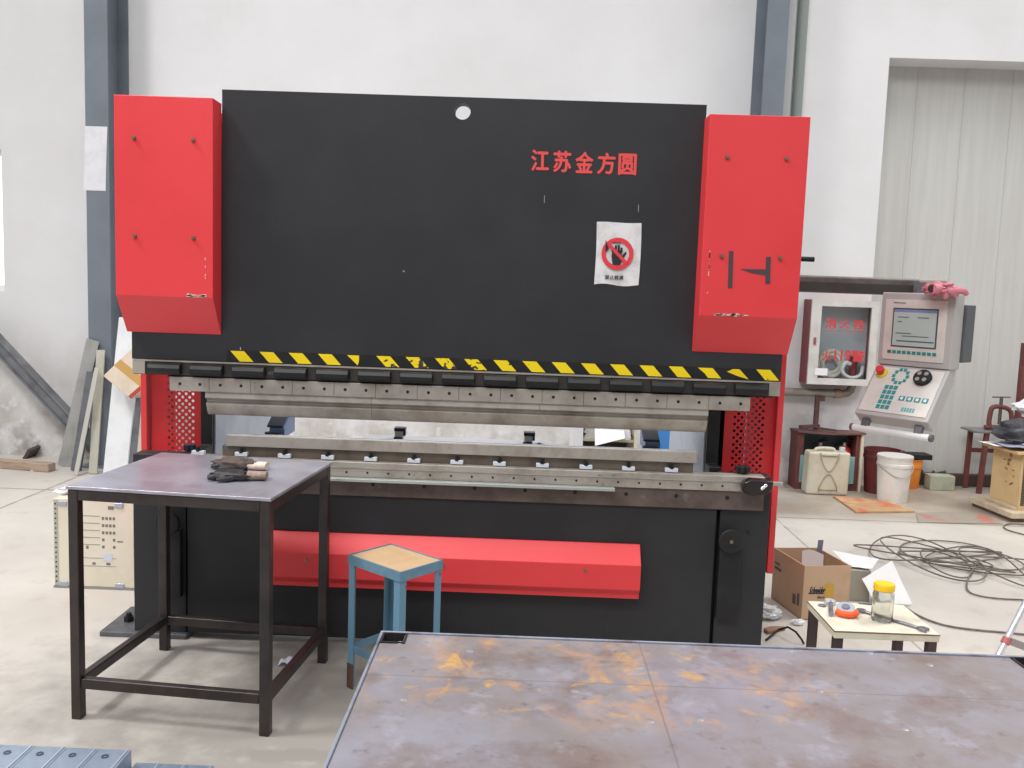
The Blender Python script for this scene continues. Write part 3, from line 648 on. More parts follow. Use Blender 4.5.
# two gloves on the table
def glove(name, c, rz, mp, mf, label, fingers, cuffm, zs=1.0):
    c = V(c); G = thing(name, label, 'glove', c, rz)
    m = MB(); blob(m, (-.01, 0, .022*zs), .078, .045, .0235*zs, 0, len(label), .42, 28, 16, 2.4)
    for v in m.bm.verts: v.co.z = max(v.co.z, .0008)
    m.build('palm', mp, G, local=True, ang=70)
    for k in range(4):
        y_ = -.028+.018*k; L_ = (.026, .034, .034, .026)[k]*fingers
        m = MB(); m.tube([(-.045, y_*.9, .015), (-.065, y_*1.1, .017), (-.065-L_*.5, y_*1.25+.004*sin(k*2), .013), (-.065-L_, y_*1.3, .0105)], .0105, 10, taper=[1, 1, .95, .55]); m.build('finger', mf, G, local=True, ang=70)
    m = MB(); m.tube([(.0, -.035, .014), (-.02, -.055, .013), (-.05, -.062, .011)], .0108, 10, taper=[1, .95, .6]); m.build('thumb', mf, G, local=True, ang=70)
    m = MB(); m.tube([(.045, 0, .018), (.07, .002, .0165), (.105, .004, .0155), (.112, .004, .0155)], .0155, 14, taper=[1, 1, 1.0, .9])
    for v in m.bm.verts: v.co.y *= 2.0
    m.build('cuff', cuffm, G, local=True, ang=70); return G
M_gblack = mat('black_glove_rubber', (38, 38, 42), .55, 0, (66, 60, 56), 20); M_gbrown = mat('soiled_glove', (92, 78, 70), .8, 0, (64, 55, 52), 25); M_gwhite = mat('white_knit_cuff', (222, 212, 200), .9, 0, (196, 176, 160), 30); M_gtan = mat('grey_tan_knit', (160, 140, 126), .9, 0, (120, 104, 94), 30)
c = fl(238, 469, TH_); glove('work_glove', (c.x, c.y, TH_), R(-4), M_gbrown, M_gblack, 'soiled brown glove with white cuff lying on the steel work table behind the other glove', 1, M_gwhite)
c = fl(236, 479, TH_); glove('work_glove', (c.x, c.y-.01, TH_), R(4), M_gblack, M_gblack, 'black rubber glove with tan cuff, front one of the two on the work table', .9, M_gtan, .8)

# ================================================================ blue stool
SH = .53
ctr = V((-.462, -.420)); h1 = V((.184, -.012)); h2 = V((-.045, .182))
cs = [ctr-h1, ctr-h2, ctr+h1, ctr+h2]   # left, front, right, back
ST = thing('stool', 'pale blue angle iron stool with worn plywood seat beside the foreground bench', 'stool', (ctr.x, ctr.y, 0))
M_blue = mat('chipped_blue_paint', (104, 142, 164), .5, 0, (88, 122, 142), 8, .4, .65, c3=(84, 66, 58), scale3=22, lo3=.66, hi3=.74)
M_ply = mat('worn_plywood', (204, 172, 134), .6, 0, (190, 156, 120), 6, .4, .7, c3=(166, 138, 110), scale3=14, lo3=.65, hi3=.8)
ins = [ctr+(c-ctr)*.95 for c in cs]
MB().prism([(c.x, c.y) for c in ins], 'z', SH-.022, SH-.002).build('seat', M_ply, ST, bevel=.003)
m = MB()
for i in range(4):
    a, b = cs[i], cs[(i+1) % 4]; dirn = (b-a).normalized(); n2 = V((-dirn.y, dirn.x))
    m.bar((a.x+n2.x*.003, a.y+n2.y*.003, SH-.019), (b.x+n2.x*.003, b.y+n2.y*.003, SH-.019), .006, .038, (n2.x, n2.y, 0)); 
m.build('seat_frame', M_blue, ST, bevel=.001)
def angle_leg(m, c, u, v, w, t, z0, z1):
    # u,v unit directions into the stool along the two sides
    c = V((c.x, c.y)); p = [c, c+u*w, c+u*w+v*t, c+u*t+v*t, c+u*t+v*w, c+v*w]
    m.prism([(q.x, q.y) for q in p], 'z', z0, z1)
M_bluerust = mat('blue_leg_rusty_foot', (100, 140, 164), .5, 0, (84, 70, 60), 14, .62, .72)
for i in range(4):
    u = (cs[(i+1) % 4]-cs[i]).normalized(); v = (cs[(i-1) % 4]-cs[i]).normalized()
    m = MB(); angle_leg(m, cs[i]+(ctr-cs[i])*.03, u, v, .032, .004, .0, SH-.0385); lg = m.build('leg', M_bluerust, ST)
    m = MB(); angle_leg(m, cs[i]+(ctr-cs[i])*.018, u, v, .034, .0042, .0, .10); m.build('rusted_foot', mat('rusted_foot', (98, 70, 54), .8, 0, (70, 56, 50), 30), lg)
zb = .16
for i in range(4):
    a, b = cs[i]+(ctr-cs[i])*.09, cs[(i+1) % 4]+(ctr-cs[(i+1) % 4])*.09
    m = MB(); m.bar((a.x, a.y, zb), (b.x, b.y, zb), .006, .030, ((b-a).y, -(b-a).x, 0)); m.build('stretcher', M_blue, ST, bevel=.001)
    
# ================================================================ rusty steel bench in front
def mat_bench():
    m = mat('rusty_bench_plate', (150, 146, 152), .42, .25); nt = m.node_tree; N = nt.nodes; L = nt.links; b = N['Principled BSDF']
    tc = N.new('ShaderNodeTexCoord'); P = tc.outputs['Object']
    def noise(sc, d=6, off=0, dist=0):
        mp = N.new('ShaderNodeMapping'); mp.inputs['Location'].default_value = (off, off*.7, 0); L.new(P, mp.inputs[0])
        n = N.new('ShaderNodeTexNoise'); n.inputs['Scale'].default_value = sc; n.inputs['Detail'].default_value = d; n.inputs['Roughness'].default_value = .65; n.inputs['Distortion'].default_value = dist; L.new(mp.outputs[0], n.inputs['Vector']); return n.outputs['Fac']
    def mr(v, a, z, lo=0., hi=1.):
        r = N.new('ShaderNodeMapRange'); r.inputs['From Min'].default_value = a; r.inputs['From Max'].default_value = z; r.inputs['To Min'].default_value = lo; r.inputs['To Max'].default_value = hi; L.new(v, r.inputs[0]); return r.outputs[0]
    def mth(op, a, bb):
        q = N.new('ShaderNodeMath'); q.operation = op
        for i, v in enumerate((a, bb)):
            if isinstance(v, (int, float)): q.inputs[i].default_value = v
            else: L.new(v, q.inputs[i])
        return q.outputs[0]
    def mixc(f, A, B):
        x = N.new('ShaderNodeMix'); x.data_type = 'RGBA'; L.new(f, x.inputs['Factor'])
        for k, q in (('A', A), ('B', B)):
            if isinstance(q, tuple): x.inputs[k].default_value = lin(q)
            else: L.new(q, x.inputs[k])
        return x.outputs['Result']
    sp = N.new('ShaderNodeSeparateXYZ'); L.new(P, sp.inputs[0])
    c = mixc(mr(noise(3.2), .35, .65), (150, 149, 160), (140, 129, 126))
    c = mixc(mr(noise(5.5, 7, 3.1), .5, .68, 0, .85), c, (126, 106, 100))
    c = mixc(mr(noise(9, 7, 7.7), .56, .7, 0, .7), c, (168, 167, 180))
    c = mixc(mr(noise(20, 5, 1.7), .60, .72, 0, .6), c, (106, 90, 88))
    # orange rust gathers around the middle of the plate
    gx = mth('POWER', mth('DIVIDE', mth('SUBTRACT', sp.outputs[0], .46), .52), 2); gy_ = mth('POWER', mth('DIVIDE', mth('SUBTRACT', sp.outputs[1], -.22), .20), 2)
    cen = mr(mth('ADD', gx, gy_), 1.7, .2)
    c = mixc(mth('MULTIPLY', cen, mr(noise(8, 7, 5.2, .6), .50, .64)), c, (186, 150, 122))
    c = mixc(mth('MULTIPLY', cen, mr(noise(13, 7, 9.3, .5), .57, .68, 0, .85)), c, (216, 168, 92))
    def line(v, at, w): return mth('LESS_THAN', mth('ABSOLUTE', mth('SUBTRACT', v, at), 0), w)
    ln = mth('MAXIMUM', line(sp.outputs[1], -.245, .0022), mth('MULTIPLY', line(sp.outputs[0], .64, .0022), mr(sp.outputs[1], -.6, -.59)))
    c = mixc(mth('MULTIPLY', ln, .45), c, (110, 102, 104))
    L.new(c, b.inputs['Base Color']); L.new(mr(noise(6, 5, 2), .3, .7, .3, .6), b.inputs['Roughness'])
    bp = N.new('ShaderNodeBump'); bp.inputs['Strength'].default_value = .1; bp.inputs['Distance'].default_value = .01; L.new(noise(18), bp.inputs['Height']); L.new(bp.outputs[0], b.inputs['Normal'])
    return m
BZ = .70; bx0, bx1, by1, by0 = -.330, 1.29, -1.588, -2.62
WB = thing('steel_workbench', 'wide rusty steel plate workbench filling the foreground', 'workbench', (bx0, by1, 0))
cq = .062
top = MB().prism([(bx0+cq, by0), (bx1-cq, by0), (bx1-cq, by0+cq), (bx1-.008, by0+cq), (bx1-.008, by1-cq), (bx1-cq, by1-cq), (bx1-cq, by1-.008), (bx0+cq, by1-.008), (bx0+cq, by1-cq), (bx0+.008, by1-cq), (bx0+.008, by0+cq), (bx0+cq, by0+cq)], 'z', BZ-.012, BZ-.002).build('bench_top', mat_bench(), WB)
M_rim = mat('blue_grey_rim', (146, 152, 166), .45, .2, (104, 104, 114), 9)
rim = MB(); t = .007
rim.box((bx0, by1-t, BZ-.06), (bx1, by1, BZ+.003)); rim.box((bx0, by0, BZ-.06), (bx1, by0+t, BZ+.003)); rim.box((bx0, by0+t, BZ-.06), (bx0+t, by1-t, BZ+.003)); rim.box((bx1-t, by0+t, BZ-.06), (bx1, by1-t, BZ+.003))
rim.build('rim', M_rim, WB, bevel=.002)
for x_ in (bx0+t+.001, bx1-t-cq):
    for y_ in (by0+t+.001, by1-t-cq):
        m = MB(); o_, i_ = cq-.002, .004
        m.plate([(x_, y_), (x_+o_, y_), (x_+o_, y_+o_), (x_, y_+o_)], [[(x_+i_, y_+i_), (x_+o_-i_, y_+i_), (x_+o_-i_, y_+o_-i_), (x_+i_, y_+o_-i_)]], 0, BZ+.002, 'z')
        m.build('leg', mat('dark_bench_tube', (46, 42, 44), .6, .2), WB)
for y_ in (by0+.03, by1-.06): MB().box((bx0+cq+.02, y_, .18), (bx1-cq-.02, y_+.03, .22)).build('stretcher', M_leg, WB, bevel=.003)
# weld spots standing slightly proud of the plate
for px, py in ((640, 666), (575, 690), (790, 650), (870, 652), (700, 718), (905, 728), (820, 690), (400, 642), (404, 698), (470, 650), (650, 720), (930, 664)):
    v = fl(px, py, BZ); m = MB(); m.lathe([(0, .0018), (.007, .0016), (.0095, .0)], (v.x, v.y, BZ-.0021), 14); m.build('weld_spot', mat('weld_spot', (150, 145, 152), .4, .3), top)

# ================================================================ galvanised perforated channels
M_galv = mat('galvanised_steel', (158, 172, 190), .35, .55, (138, 152, 170), 14, .4, .7)
def channel(x0, w, yf, z1, h, label):
    L_ = .95; O = V((x0+w/2, yf-L_/2, z1-h)); T = thing('steel_channel', label, 'steel channel', O, 0, 'galvanised steel channels on the floor')
    m = MB(); e = .002; y0, y1 = yf-L_, yf
    holes = [disc_holes(x0+w*.35, y1-.05-.11*k, .007, 8) for k in range(8)]
    m.plate([(x0, y0), (x0+w, y0), (x0+w, y1), (x0, y1)], [], z1-e, z1, 'z') if False else m.box((x0+.0006, y0, z1-e), (x0+w-.0006, y1, z1))
    m.box((x0+.0006, y0, z1-h), (x0+.0006+e, y1, z1-e)); m.box((x0+w-.0006-e, y0, z1-h), (x0+w-.0006, y1, z1-e))
    m.build('channel_body', M_galv, T, bevel=.0015)
    m = MB(); m.box((x0+w*.86, y0, z1+.0002), (x0+w*.9, y1, z1+.003)); m.build('rib', mat('bright_galv', (196, 204, 214), .3, .5), T)
    for k in range(6):
        m = MB(); m.ring((x0+w*.38, y1-.045-.12*k, z1+.0002), (x0+w*.38, y1-.045-.12*k, z1+.0025), .011, .006, 12); m.build('hole_collar', mat('galv_dark', (84, 92, 104), .4, .5), T)
    return T
zA = .10; e1 = fl(130, 752, zA).x; yA = fl(60, 747, zA).y
names = ('tall galvanised channel with its free edge out beside the gap', 'second galvanised channel from the free edge of the taller row', 'third galvanised channel from the free edge of the taller row', 'fourth galvanised channel from the free edge of the taller row', 'fifth galvanised channel of the taller row, at the frame edge')
for k in range(5): channel(e1-.1*(k+1), .1, yA, zA, zA-.0005, names[k])
zB = .049; e2 = fl(215, 765, zB).x; yB = fl(150, 763, zB).y
names = ('outermost galvanised channel of the lower layer, farthest out on the floor', 'second galvanised channel in from the outer edge of the lower layer', 'third galvanised channel of the lower layer, next to the taller channels')
wB = (e2-e1-.004)/3
for k in range(3): channel(e2-wB*(k+1), wB, yB, zB, .049, names[k])

# ================================================================ small table and what lies on it
sth = .45
A = fl(808, 601, sth); Bn = fl(834, 631, sth); Cn = fl(940, 635, sth)
tx0, tx1, ty0, ty1 = (A.x+Bn.x)/2, Cn.x, (Bn.y+Cn.y)/2, A.y
SM = thing('small_table', 'low table with cream edged worktop on dark legs beside the press', 'table', ((tx0+tx1)/2, (ty0+ty1)/2, 0))
M_cream = mat('cream_edge', (212, 206, 184), .55, 0, (196, 188, 166), 10)
M_creamtop = mat('stained_cream_top', (220, 212, 194), .5, 0, (198, 190, 170), 12, .5, .75, c3=(128, 112, 96), scale3=26, lo3=.68, hi3=.76)
MB().box((tx0, ty0, sth-.026), (tx1, ty1, sth-.003)).build('edge_band', M_cream, SM, bevel=.002)
MB().box((tx0+.001, ty0+.001, sth-.0029), (tx1-.001, ty1-.001, sth)).build('table_top', M_creamtop, SM)
ed = MB(); 
for a, b in (((tx0-.001, ty0-.001, sth-.004), (tx1+.001, ty0+.0005, sth+.0005)), ((tx0-.001, ty0-.001, sth-.004), (tx0+.0005, ty1, sth+.0005))): ed.box(a, b)
ed.build('top_edge_strip', mat('brown_edge', (120, 92, 74), .6), SM)
M_brown = mat('dark_brown_leg', (72, 58, 58), .5, .1, (56, 46, 46), 9)
for x_, y_ in ((tx0+.004, ty0+.006), (tx1-.034, ty0+.006), (tx0+.004, ty1-.036), (tx1-.034, ty1-.036)): MB().box((x_, y_, 0), (x_+.03, y_+.03, sth-.0262)).build('leg', M_brown, SM, bevel=.002)
c = fl(884.5, 623, sth); JR = .036
JAR = thing('glass_jar', 'clear glass jar with yellow screw lid on the small table', 'jar', (c.x, c.y+JR*.7, sth))
jc = V((c.x, c.y+JR*.7, sth+.0006))
m = MB(); m.lathe([(0, 0), (JR*.9, 0), (JR, .006), (JR, .095), (JR*.88, .108), (JR*.86, .116), (JR*.80, .116), (JR*.82, .106), (JR*.94, .093), (JR*.94, .008), (JR*.85, .004), (0, .004)], jc, 36)
def glassm():
    g = mat('jar_glass', (238, 240, 236), .06, 0, trans=1.0); return g
m.build('jar_body', glassm(), JAR, ang=50)
m = MB(); m.lathe([(0, .109), (JR*.93, .109), (JR*.99, .112), (JR*.99, .128), (JR*.9, .134), (0, .135)], jc, 36); m.build('lid', mat('yellow_lid', (240, 196, 30), .4), JAR, ang=30)
# adjustable wrench lying on the table
a = fl(857, 611, sth); b = fl(924, 631, sth); a.z = b.z = sth+.006; d_ = (b-a).normalized()
WR = thing('long_wrench', 'long steel wrench lying across the small table beneath the jar', 'wrench', ((a.x+b.x)/2, (a.y+b.y)/2, sth))
M_tool = mat('tool_chrome', (148, 146, 156), .35, .6, (116, 112, 122), 30)
m = MB(); m.bar(a+d_*.03, b-d_*.02, .013, .008, d_.cross(V((0, 0, 1)))); m.build('handle', M_tool, WR, bevel=.003)
m = MB()
sd = d_.cross(V((0, 0, 1))).normalized()
P0 = b-d_*.02
pp = [P0-sd*.008, P0+d_*.012-sd*.018, P0+d_*.032-sd*.016, P0+d_*.034-sd*.007, P0+d_*.016-sd*.004, P0+d_*.016+sd*.004, P0+d_*.034+sd*.007, P0+d_*.032+sd*.016, P0+d_*.012+sd*.018, P0+sd*.008]
m.prism([(q.x, q.y) for q in pp], 'z', sth+.001, sth+.011); m.build('jaw', M_tool, WR, bevel=.002)
m = MB(); m.ring((a.x+d_.x*.015, a.y+d_.y*.015, sth+.001), (a.x+d_.x*.015, a.y+d_.y*.015, sth+.011), .017, .010, 20); m.build('ring_end', M_tool, WR, bevel=.002)
# tape reel with orange case
c = fl(846, 616, sth)
TP = thing('tape_measure', 'grey tape reel with bright orange rim on the small table', 'tape measure', (c.x, c.y, sth))
m = MB(); ax = V((-.15, -.35, 1)).normalized(); o0 = V((c.x+.002, c.y+.012, sth+.022)); m.cyl(o0-ax*.008, o0+ax*.008, .031, n=32); m.build('reel', mat('grey_reel', (160, 168, 180), .45), TP, bevel=.003)
m = MB(); m.cyl(o0+ax*.0082, o0+ax*.012, .014, n=18); m.build('reel_hub', mat('dark_hub', (112, 116, 128), .4), TP, bevel=.001)
m = MB(); arc = []
for k in range(13):
    t_ = R(195+12.5*k); arc.append(V((c.x+.002+.034*cos(t_), c.y+.010+.033*sin(t_), sth+.0135)))
m.tube(arc, .0115, 10); 
m.build('case', mat('orange_case', (240, 96, 40), .45), TP)
# bolt with washer head
c = fl(831, 617, sth); c2_ = fl(829, 604, sth)
BO = thing('steel_bolt', 'short silver bolt with flat round head on the small table corner', 'bolt', (c.x, c.y, sth))
m = MB(); m.cyl((c.x, c.y, sth+.0085), (c2_.x+.003, c2_.y-.006, sth+.0085), .008, n=14); m.build('shank', M_tool, BO)
m = MB(); m.cyl((c2_.x+.003, c2_.y, sth+.0005), (c2_.x+.003, c2_.y, sth+.016), .021, n=24); m.build('head', M_alu, BO, bevel=.003)
c = fl(864, 604, sth); solo('steel_pin', MB().cyl((c.x-.02, c.y, sth+.0045), (c.x+.025, c.y-.008, sth+.0045), .004, n=10), M_tool, (c.x, c.y, sth), 'thin dark steel pin lying at the back edge of the small table', 'pin')
c = fl(822, 606, sth); solo('dark_washer', MB().ring((c.x, c.y, sth+.0003), (c.x, c.y, sth+.004), .015, .007, 18), M_tool, (c.x, c.y, sth), 'flat steel washer lying beside the silver bolt on the small table', 'washer')

# ================================================================ cardboard box, papers, scraps behind the small table
A = V((1.406, .522)); Bv = V((1.343, .831)); Cv = V((1.645, .556)); Dv = Bv+(Cv-A)
ch_ = pt(801, 566, .522).z
M_card = mat('brown_cardboard', (194, 164, 134), .8, 0, (182, 152, 122), 5)
BX = thing('cardboard_box', 'open brown cardboard box printed with dark script lettering on the floor', 'box', ((A.x+Dv.x)/2, (A.y+Dv.y)/2, 0))
def wallp(m, p, q, z0, z1, t, inn):
    d_ = (q-p).normalized(); n2 = V((-d_.y, d_.x)); n2 = n2 if n2.dot(inn-p) > 0 else -n2
    m.hexa([(p.x, p.y, z0), (q.x, q.y, z0), (q.x+n2.x*t, q.y+n2.y*t, z0), (p.x+n2.x*t, p.y+n2.y*t, z0), (p.x, p.y, z1), (q.x, q.y, z1), (q.x+n2.x*t, q.y+n2.y*t, z1), (p.x+n2.x*t, p.y+n2.y*t, z1)])
cen = (A+Dv)/2; m = MB()
for p, q in ((A, Cv), (Cv, Dv), (Dv, Bv), (Bv, A)): wallp(m, p, q, 0.001, ch_, .006, cen)
m.prism([(A.x, A.y), (Cv.x, Cv.y), (Dv.x, Dv.y), (Bv.x, Bv.y)], 'z', .001, .006); cbx = m.build('box_body', M_card, BX, smooth=False)
# printing on the front panel
fd = (Cv-A).normalized(); fang = math.atan2(fd.y, fd.x)
def onface(m, p0, d2, off):
    # map plane-facing -Y geometry (x along, z up, y=offset) onto a vertical face starting at p0 running along d2
    for v in m.bm.verts:
        x_, y_, z_ = v.co; n2 = V((d2.y, -d2.x)); v.co = V((p0.x+d2.x*x_-n2.x*y_, p0.y+d2.y*x_-n2.y*y_, z_))
    return m
def text_on(name, body, x0, z0, x1, z1, mt, parent, p0, d2, bold=0, shear=0):
    o = text(name, [(body, x0, z0, x1, z1)], mt, None, y=-.0006, bold=bold)
    bm = bmesh.new(); bm.from_mesh(o.data); n2 = V((d2.y, -d2.x)); root = parent
    while root.parent: root = root.parent
    for v in bm.verts:
        x_, y_, z_ = v.co; x_ += shear*(z_-z0); v.co = V((p0.x+d2.x*x_-n2.x*y_, p0.y+d2.y*x_-n2.y*y_, z_))-root.location
    bm.to_mesh(o.data); bm.free(); o.parent = parent; return o
zz = ch_*.5
text_on('lettering', 'Schneider', .028, zz-.005, .108, zz+.032, M_ink, cbx, A, fd, .01, .3)
text_on('lettering', 'Electric', .075, zz-.028, .112, zz-.014, M_ink, cbx, A, fd, 0, .2)
m = MB(); m.box((.113, -.0015, zz-.028), (.158, -.0004, zz+.045)); onface(m, A, fd, 0).build('label_patch', mat('ochre_label', (196, 156, 60), .6), cbx, smooth=False)
sd2 = (A-Bv).normalized()
for x_, z_, w_, h_ in ((.02, ch_*.62, .07, .014), (.02, ch_*.72, .05, .01), (.22, ch_*.2, .03, .05), (.265, ch_*.22, .02, .06)):
    m = MB(); m.box((x_, -.0015, z_), (x_+w_, -.0004, z_+h_)); onface(m, Bv, sd2, 0).build('printed_mark', mat('faded_print', (96, 84, 92), .7), cbx, smooth=False)
c = cen; v = pt(822, 545, .70)
solo('metal_offcut', MB().bar((c.x+.03, c.y+.03, .012), (v.x+.0, .72, v.z+.02), .028, .006, (1, .3, 0)), mat('blue_grey_offcut', (120, 122, 142), .4, .4), (c.x+.03, c.y+.03, .008), 'narrow blue grey metal strip standing upright inside the cardboard box', 'metal strip')
solo('folded_paper', MB().grid(lambda u, w_: (c.x-.04+.10*u, c.y+.0+.03*w_*(1-u), .02+.27*w_+.01*sin(u*4)), 6, 6, .0015), mat('white_paper', (236, 236, 236), .8), (c.x, c.y, .02), 'white folded paper standing inside the open cardboard box', 'paper')
# grey carton behind
gA = fl(869, 601.5); gy0 = gA.y; gz = pt(869, 571, gy0).z
MBx = MB(); MBx.box((gA.x-.14, gy0, .001), (gA.x, gy0+.2, gz)); solo('grey_carton', MBx, mat('grey_green_card', (162, 160, 148), .8), (gA.x-.07, gy0+.1, 0), 'plain grey carton between the cardboard box and the white sheets', 'carton', bevel=.003)
M_paper = mat('white_paper', (236, 236, 236), .8)
def sheet(name, corners, label, lift=.02, seed=0, cat='paper', mt=None):
    P = [V(c) for c in corners]
    def f(u, v):
        p = (P[0]*(1-u)+P[1]*u)*(1-v)+(P[3]*(1-u)+P[2]*u)*v
        return p+V((0, 0, lift*(.5+.5*mnoise.noise(V((u*2.3+seed, v*2.1, seed))))))
    m = MB(); m.grid(f, 14, 14, .0012); o = P[0].copy(); o.z = min(p.z for p in P)
    return solo(name, m, mt or M_paper, o, label, cat, ang=60)
sheet('paper_sheet', [fl(848, 567, gz+.006), fl(872, 570, gz+.006), fl(879, 560, gz+.006), fl(831, 551, gz+.006)], 'white sheet lying flat on top of the grey carton', .012, 1)
sheet('paper_sheet', [fl(876, 607, .004), fl(912, 606, .004), pt(886, 562, gy0+.08)+V((.03, 0, 0)), pt(861, 580, gy0-.05)+V((.0, -.01, 0))], 'curled white sheet leaning from the grey carton to the floor behind the yellow lidded jar', .02, 5)
# floor litter beside the machine end
c = fl(768, 618); m = MB(); blob(m, (c.x, c.y, .03), .06, .05, .032, 0, 2, .45, 26, 14, 3.0)
for v in m.bm.verts: v.co.z = max(v.co.z, .001)
solo('plastic_bag', m, mat('cloudy_plastic', (206, 208, 210), .3), (c.x, c.y, 0), 'crumpled clear plastic bag on the floor by the press end', 'plastic bag', ang=25)
c = fl(798, 625); m = MB(); blob(m, (c.x, c.y, .014), .03, .018, .016, 0, 6, .6, 18, 10, 3)
for v in m.bm.verts: v.co.z = max(v.co.z, .001)
solo('plastic_scrap', m, M_white, (c.x, c.y, 0), 'small white plastic scrap on the floor below the cardboard box', 'scrap', ang=30)
c = fl(776, 632); m = MB(); m.prism([(c.x-.05, c.y-.04), (c.x+.05, c.y+.02), (c.x+.045, c.y+.035), (c.x-.02, c.y+.03), (c.x-.06, c.y)], 'z', .001, .018); solo('brown_offcut', m, mat('brown_wood_scrap', (150, 112, 92), .8), (c.x, c.y, 0), 'brown wooden offcut among the wires by the press end', 'offcut', bevel=.004)
wr = MB(); wr.tube([fl(px, py, h_) for px, py, h_ in ((766, 640, .006), (778, 630, .02), (788, 627, .05), (796, 632, .05), (802, 640, .02), (804, 644, .006))], .005, 8); solo('black_wire', wr, M_deep, fl(766, 640), 'short arched black wire on the floor by the press end', 'wire')

# ================================================================ cable coil
random.seed(12)
M_cable = mat('grey_rubber_cable', (120, 110, 102), .6, 0, (100, 90, 84), 20)
cc = fl(955, 563); path = []
loops = 9; n = 40
rx0, ry0 = .40, .20
for k in range(loops*n+1):
    t_ = 2*pi*k/n; i = k/n
    rx = .27+.15*sin(i*1.9)+.05*sin(i*5.1); ry = .24+.12*sin(i*2.3+1); ox = .20*sin(i*1.3+.4); oy = .12*cos(i*1.7)
    path.append(V((cc.x+ox+rx*cos(t_+.3*sin(i)), cc.y+oy+ry*sin(t_), .008+.045*max(0, .6+.4*sin(i*2.2+t_*1.0))*min(1, i/3))))
end = path[-1]
for px, py in ((962, 590), (985, 598), (1030, 600)): path.append(fl(px, py, .008))
def smooth_path(p, it=2):
    for _ in range(it):
        q = [p[0]]
        for a, b in zip(p, p[1:]): q += [a*.75+b*.25, a*.25+b*.75]
        q.append(p[-1]); p = q
    return p
solo('cable_coil', MB().tube(path[:-3]+smooth_path(path[-4:], 3), .0046, 7), M_cable, (cc.x, cc.y, 0), 'tangled coil of thin dark cable lying on the pale floor', 'cable', ang=80)
pth = smooth_path([fl(px, py, .007) for px, py in ((905, 607), (920, 617), (945, 626), (975, 630), (1000, 632), (1030, 635))], 3)
solo('trailing_cable', MB().tube(pth, .005, 7), M_cable, fl(945, 626), 'single cable trailing over the floor from the small table to the ladder', 'cable', ang=80)
pth = smooth_path([fl(px, py, .007) for px, py in ((870, 566), (900, 568), (930, 571), (955, 578))], 3)
pth = smooth_path([fl(px, py, .007) for px, py in ((1030, 536), (1010, 531), (1002, 527), (1008, 523), (1030, 525))], 3)
solo('loose_cable', MB().tube(pth, .005, 7), M_cable, fl(1010, 531), 'loose loop of cable on the floor below the plywood crate', 'cable', ang=80)
# ladder leg at the frame edge
f0 = fl(992, 668); up_ = pt(1028, 598, f0.y+.12)
LD = thing('step_ladder', 'aluminium ladder leg with red joint standing beside the bench end', 'ladder', f0)
dl_ = (up_-f0).normalized()
m = MB(); m.tube([f0+V((0, 0, .002)), f0+dl_*1.0], .013, 14); m.build('rail', M_alu, LD)
m = MB(); jn = pt(1004, 641, f0.y+.06); tt = (jn-f0).dot(dl_); jn = f0+dl_*tt; m.cyl(jn-dl_*.016, jn+dl_*.016, .0185, n=16); m.build('joint', mat('red_joint', (176, 96, 96), .5), LD, bevel=.004)
m = MB(); m.bar(jn+V((.018, 0, 0)), jn+V((.30, .02, -.10)), .012, .032, (0, 1, 0)); m.build('cross_brace', mat('grey_ladder_brace', (152, 142, 142), .45, .3), LD, bevel=.003)
m = MB(); m.tube([f0+V((.34, .1, .002)), f0+V((.34, .1, 0))+V((-dl_.x*.1, 0, 1)).normalized()*.9], .016, 14); m.build('rail', M_alu, LD)

# ================================================================ fire hydrant cabinet on the wall
hy = 3.6
a = pt(812, 298, hy); b = pt(872, 386, hy); tr_ = pt(880, 303, hy)
hx0, hx1, hz0, hz1 = a.x, tr_.x-.01, b.z, (a.z+tr_.z)/2
HC = thing('hydrant_cabinet', 'red fire hydrant cabinet with white glass door on the back wall', 'cabinet', ((hx0+hx1)/2, WY, hz0))
M_maroon = mat('maroon_paint', (140, 42, 50), .5, 0, (122, 40, 46), 6); M_frame = mat('off_white_frame', (212, 210, 204), .5, 0, (198, 196, 190), 8)
M_cabin = mat('cabinet_interior', (206, 214, 220), .6)
m = MB(); t = .012
m.box((hx0, hy, hz0), (hx0+t, WY-.002, hz1)); m.box((hx1-t, hy, hz0), (hx1, WY-.002, hz1)); m.box((hx0+t, hy, hz0), (hx1-t, WY-.002, hz0+t)); m.box((hx0+t, hy, hz1-t), (hx1-t, WY-.002, hz1)); m.build('cabinet_body', M_maroon, HC, bevel=.002)
MB().box((hx0+t, WY-.03, hz0+t), (hx1-t, WY-.003, hz1-t)).build('back_panel', M_cabin, HC)
gx0, gz1 = pt(822, 307, hy-.02).x, pt(822, 306, hy-.02).z; gx1 = pt(872, 309, hy-.02).x; gz0 = pt(818, 378, hy-.02).z
m = MB(); y0, y1 = hy-.024, hy-.0005
m.box((hx0, y0, hz0), (gx0, y1, hz1)); m.box((gx1, y0, hz0), (hx1, y1, hz1)); m.box((gx0, y0, hz0), (gx1, y1, gz0)); m.box((gx0, y0, gz1), (gx1, y1, hz1)); dr = m.build('door', M_frame, HC, smooth=False)
def pane_mat():
    m = bpy.data.materials.new('thin_pane'); m.use_nodes = True; nt = m.node_tree; N = nt.nodes; L = nt.links
    N.remove(N['Principled BSDF']); tb = N.new('ShaderNodeBsdfTransparent'); tb.inputs[0].default_value = (.96, .98, .98, 1); gl = N.new('ShaderNodeBsdfGlossy'); gl.inputs['Roughness'].default_value = .05
    mx = N.new('ShaderNodeMixShader'); mx.inputs[0].default_value = .06; L.new(tb.outputs[0], mx.inputs[1]); L.new(gl.outputs[0], mx.inputs[2]); L.new(mx.outputs[0], N['Material Output'].inputs[0]); return m
MB().box((gx0, hy-.016, gz0), (gx1, hy-.012, gz1)).build('glass', pane_mat(), dr, smooth=False)
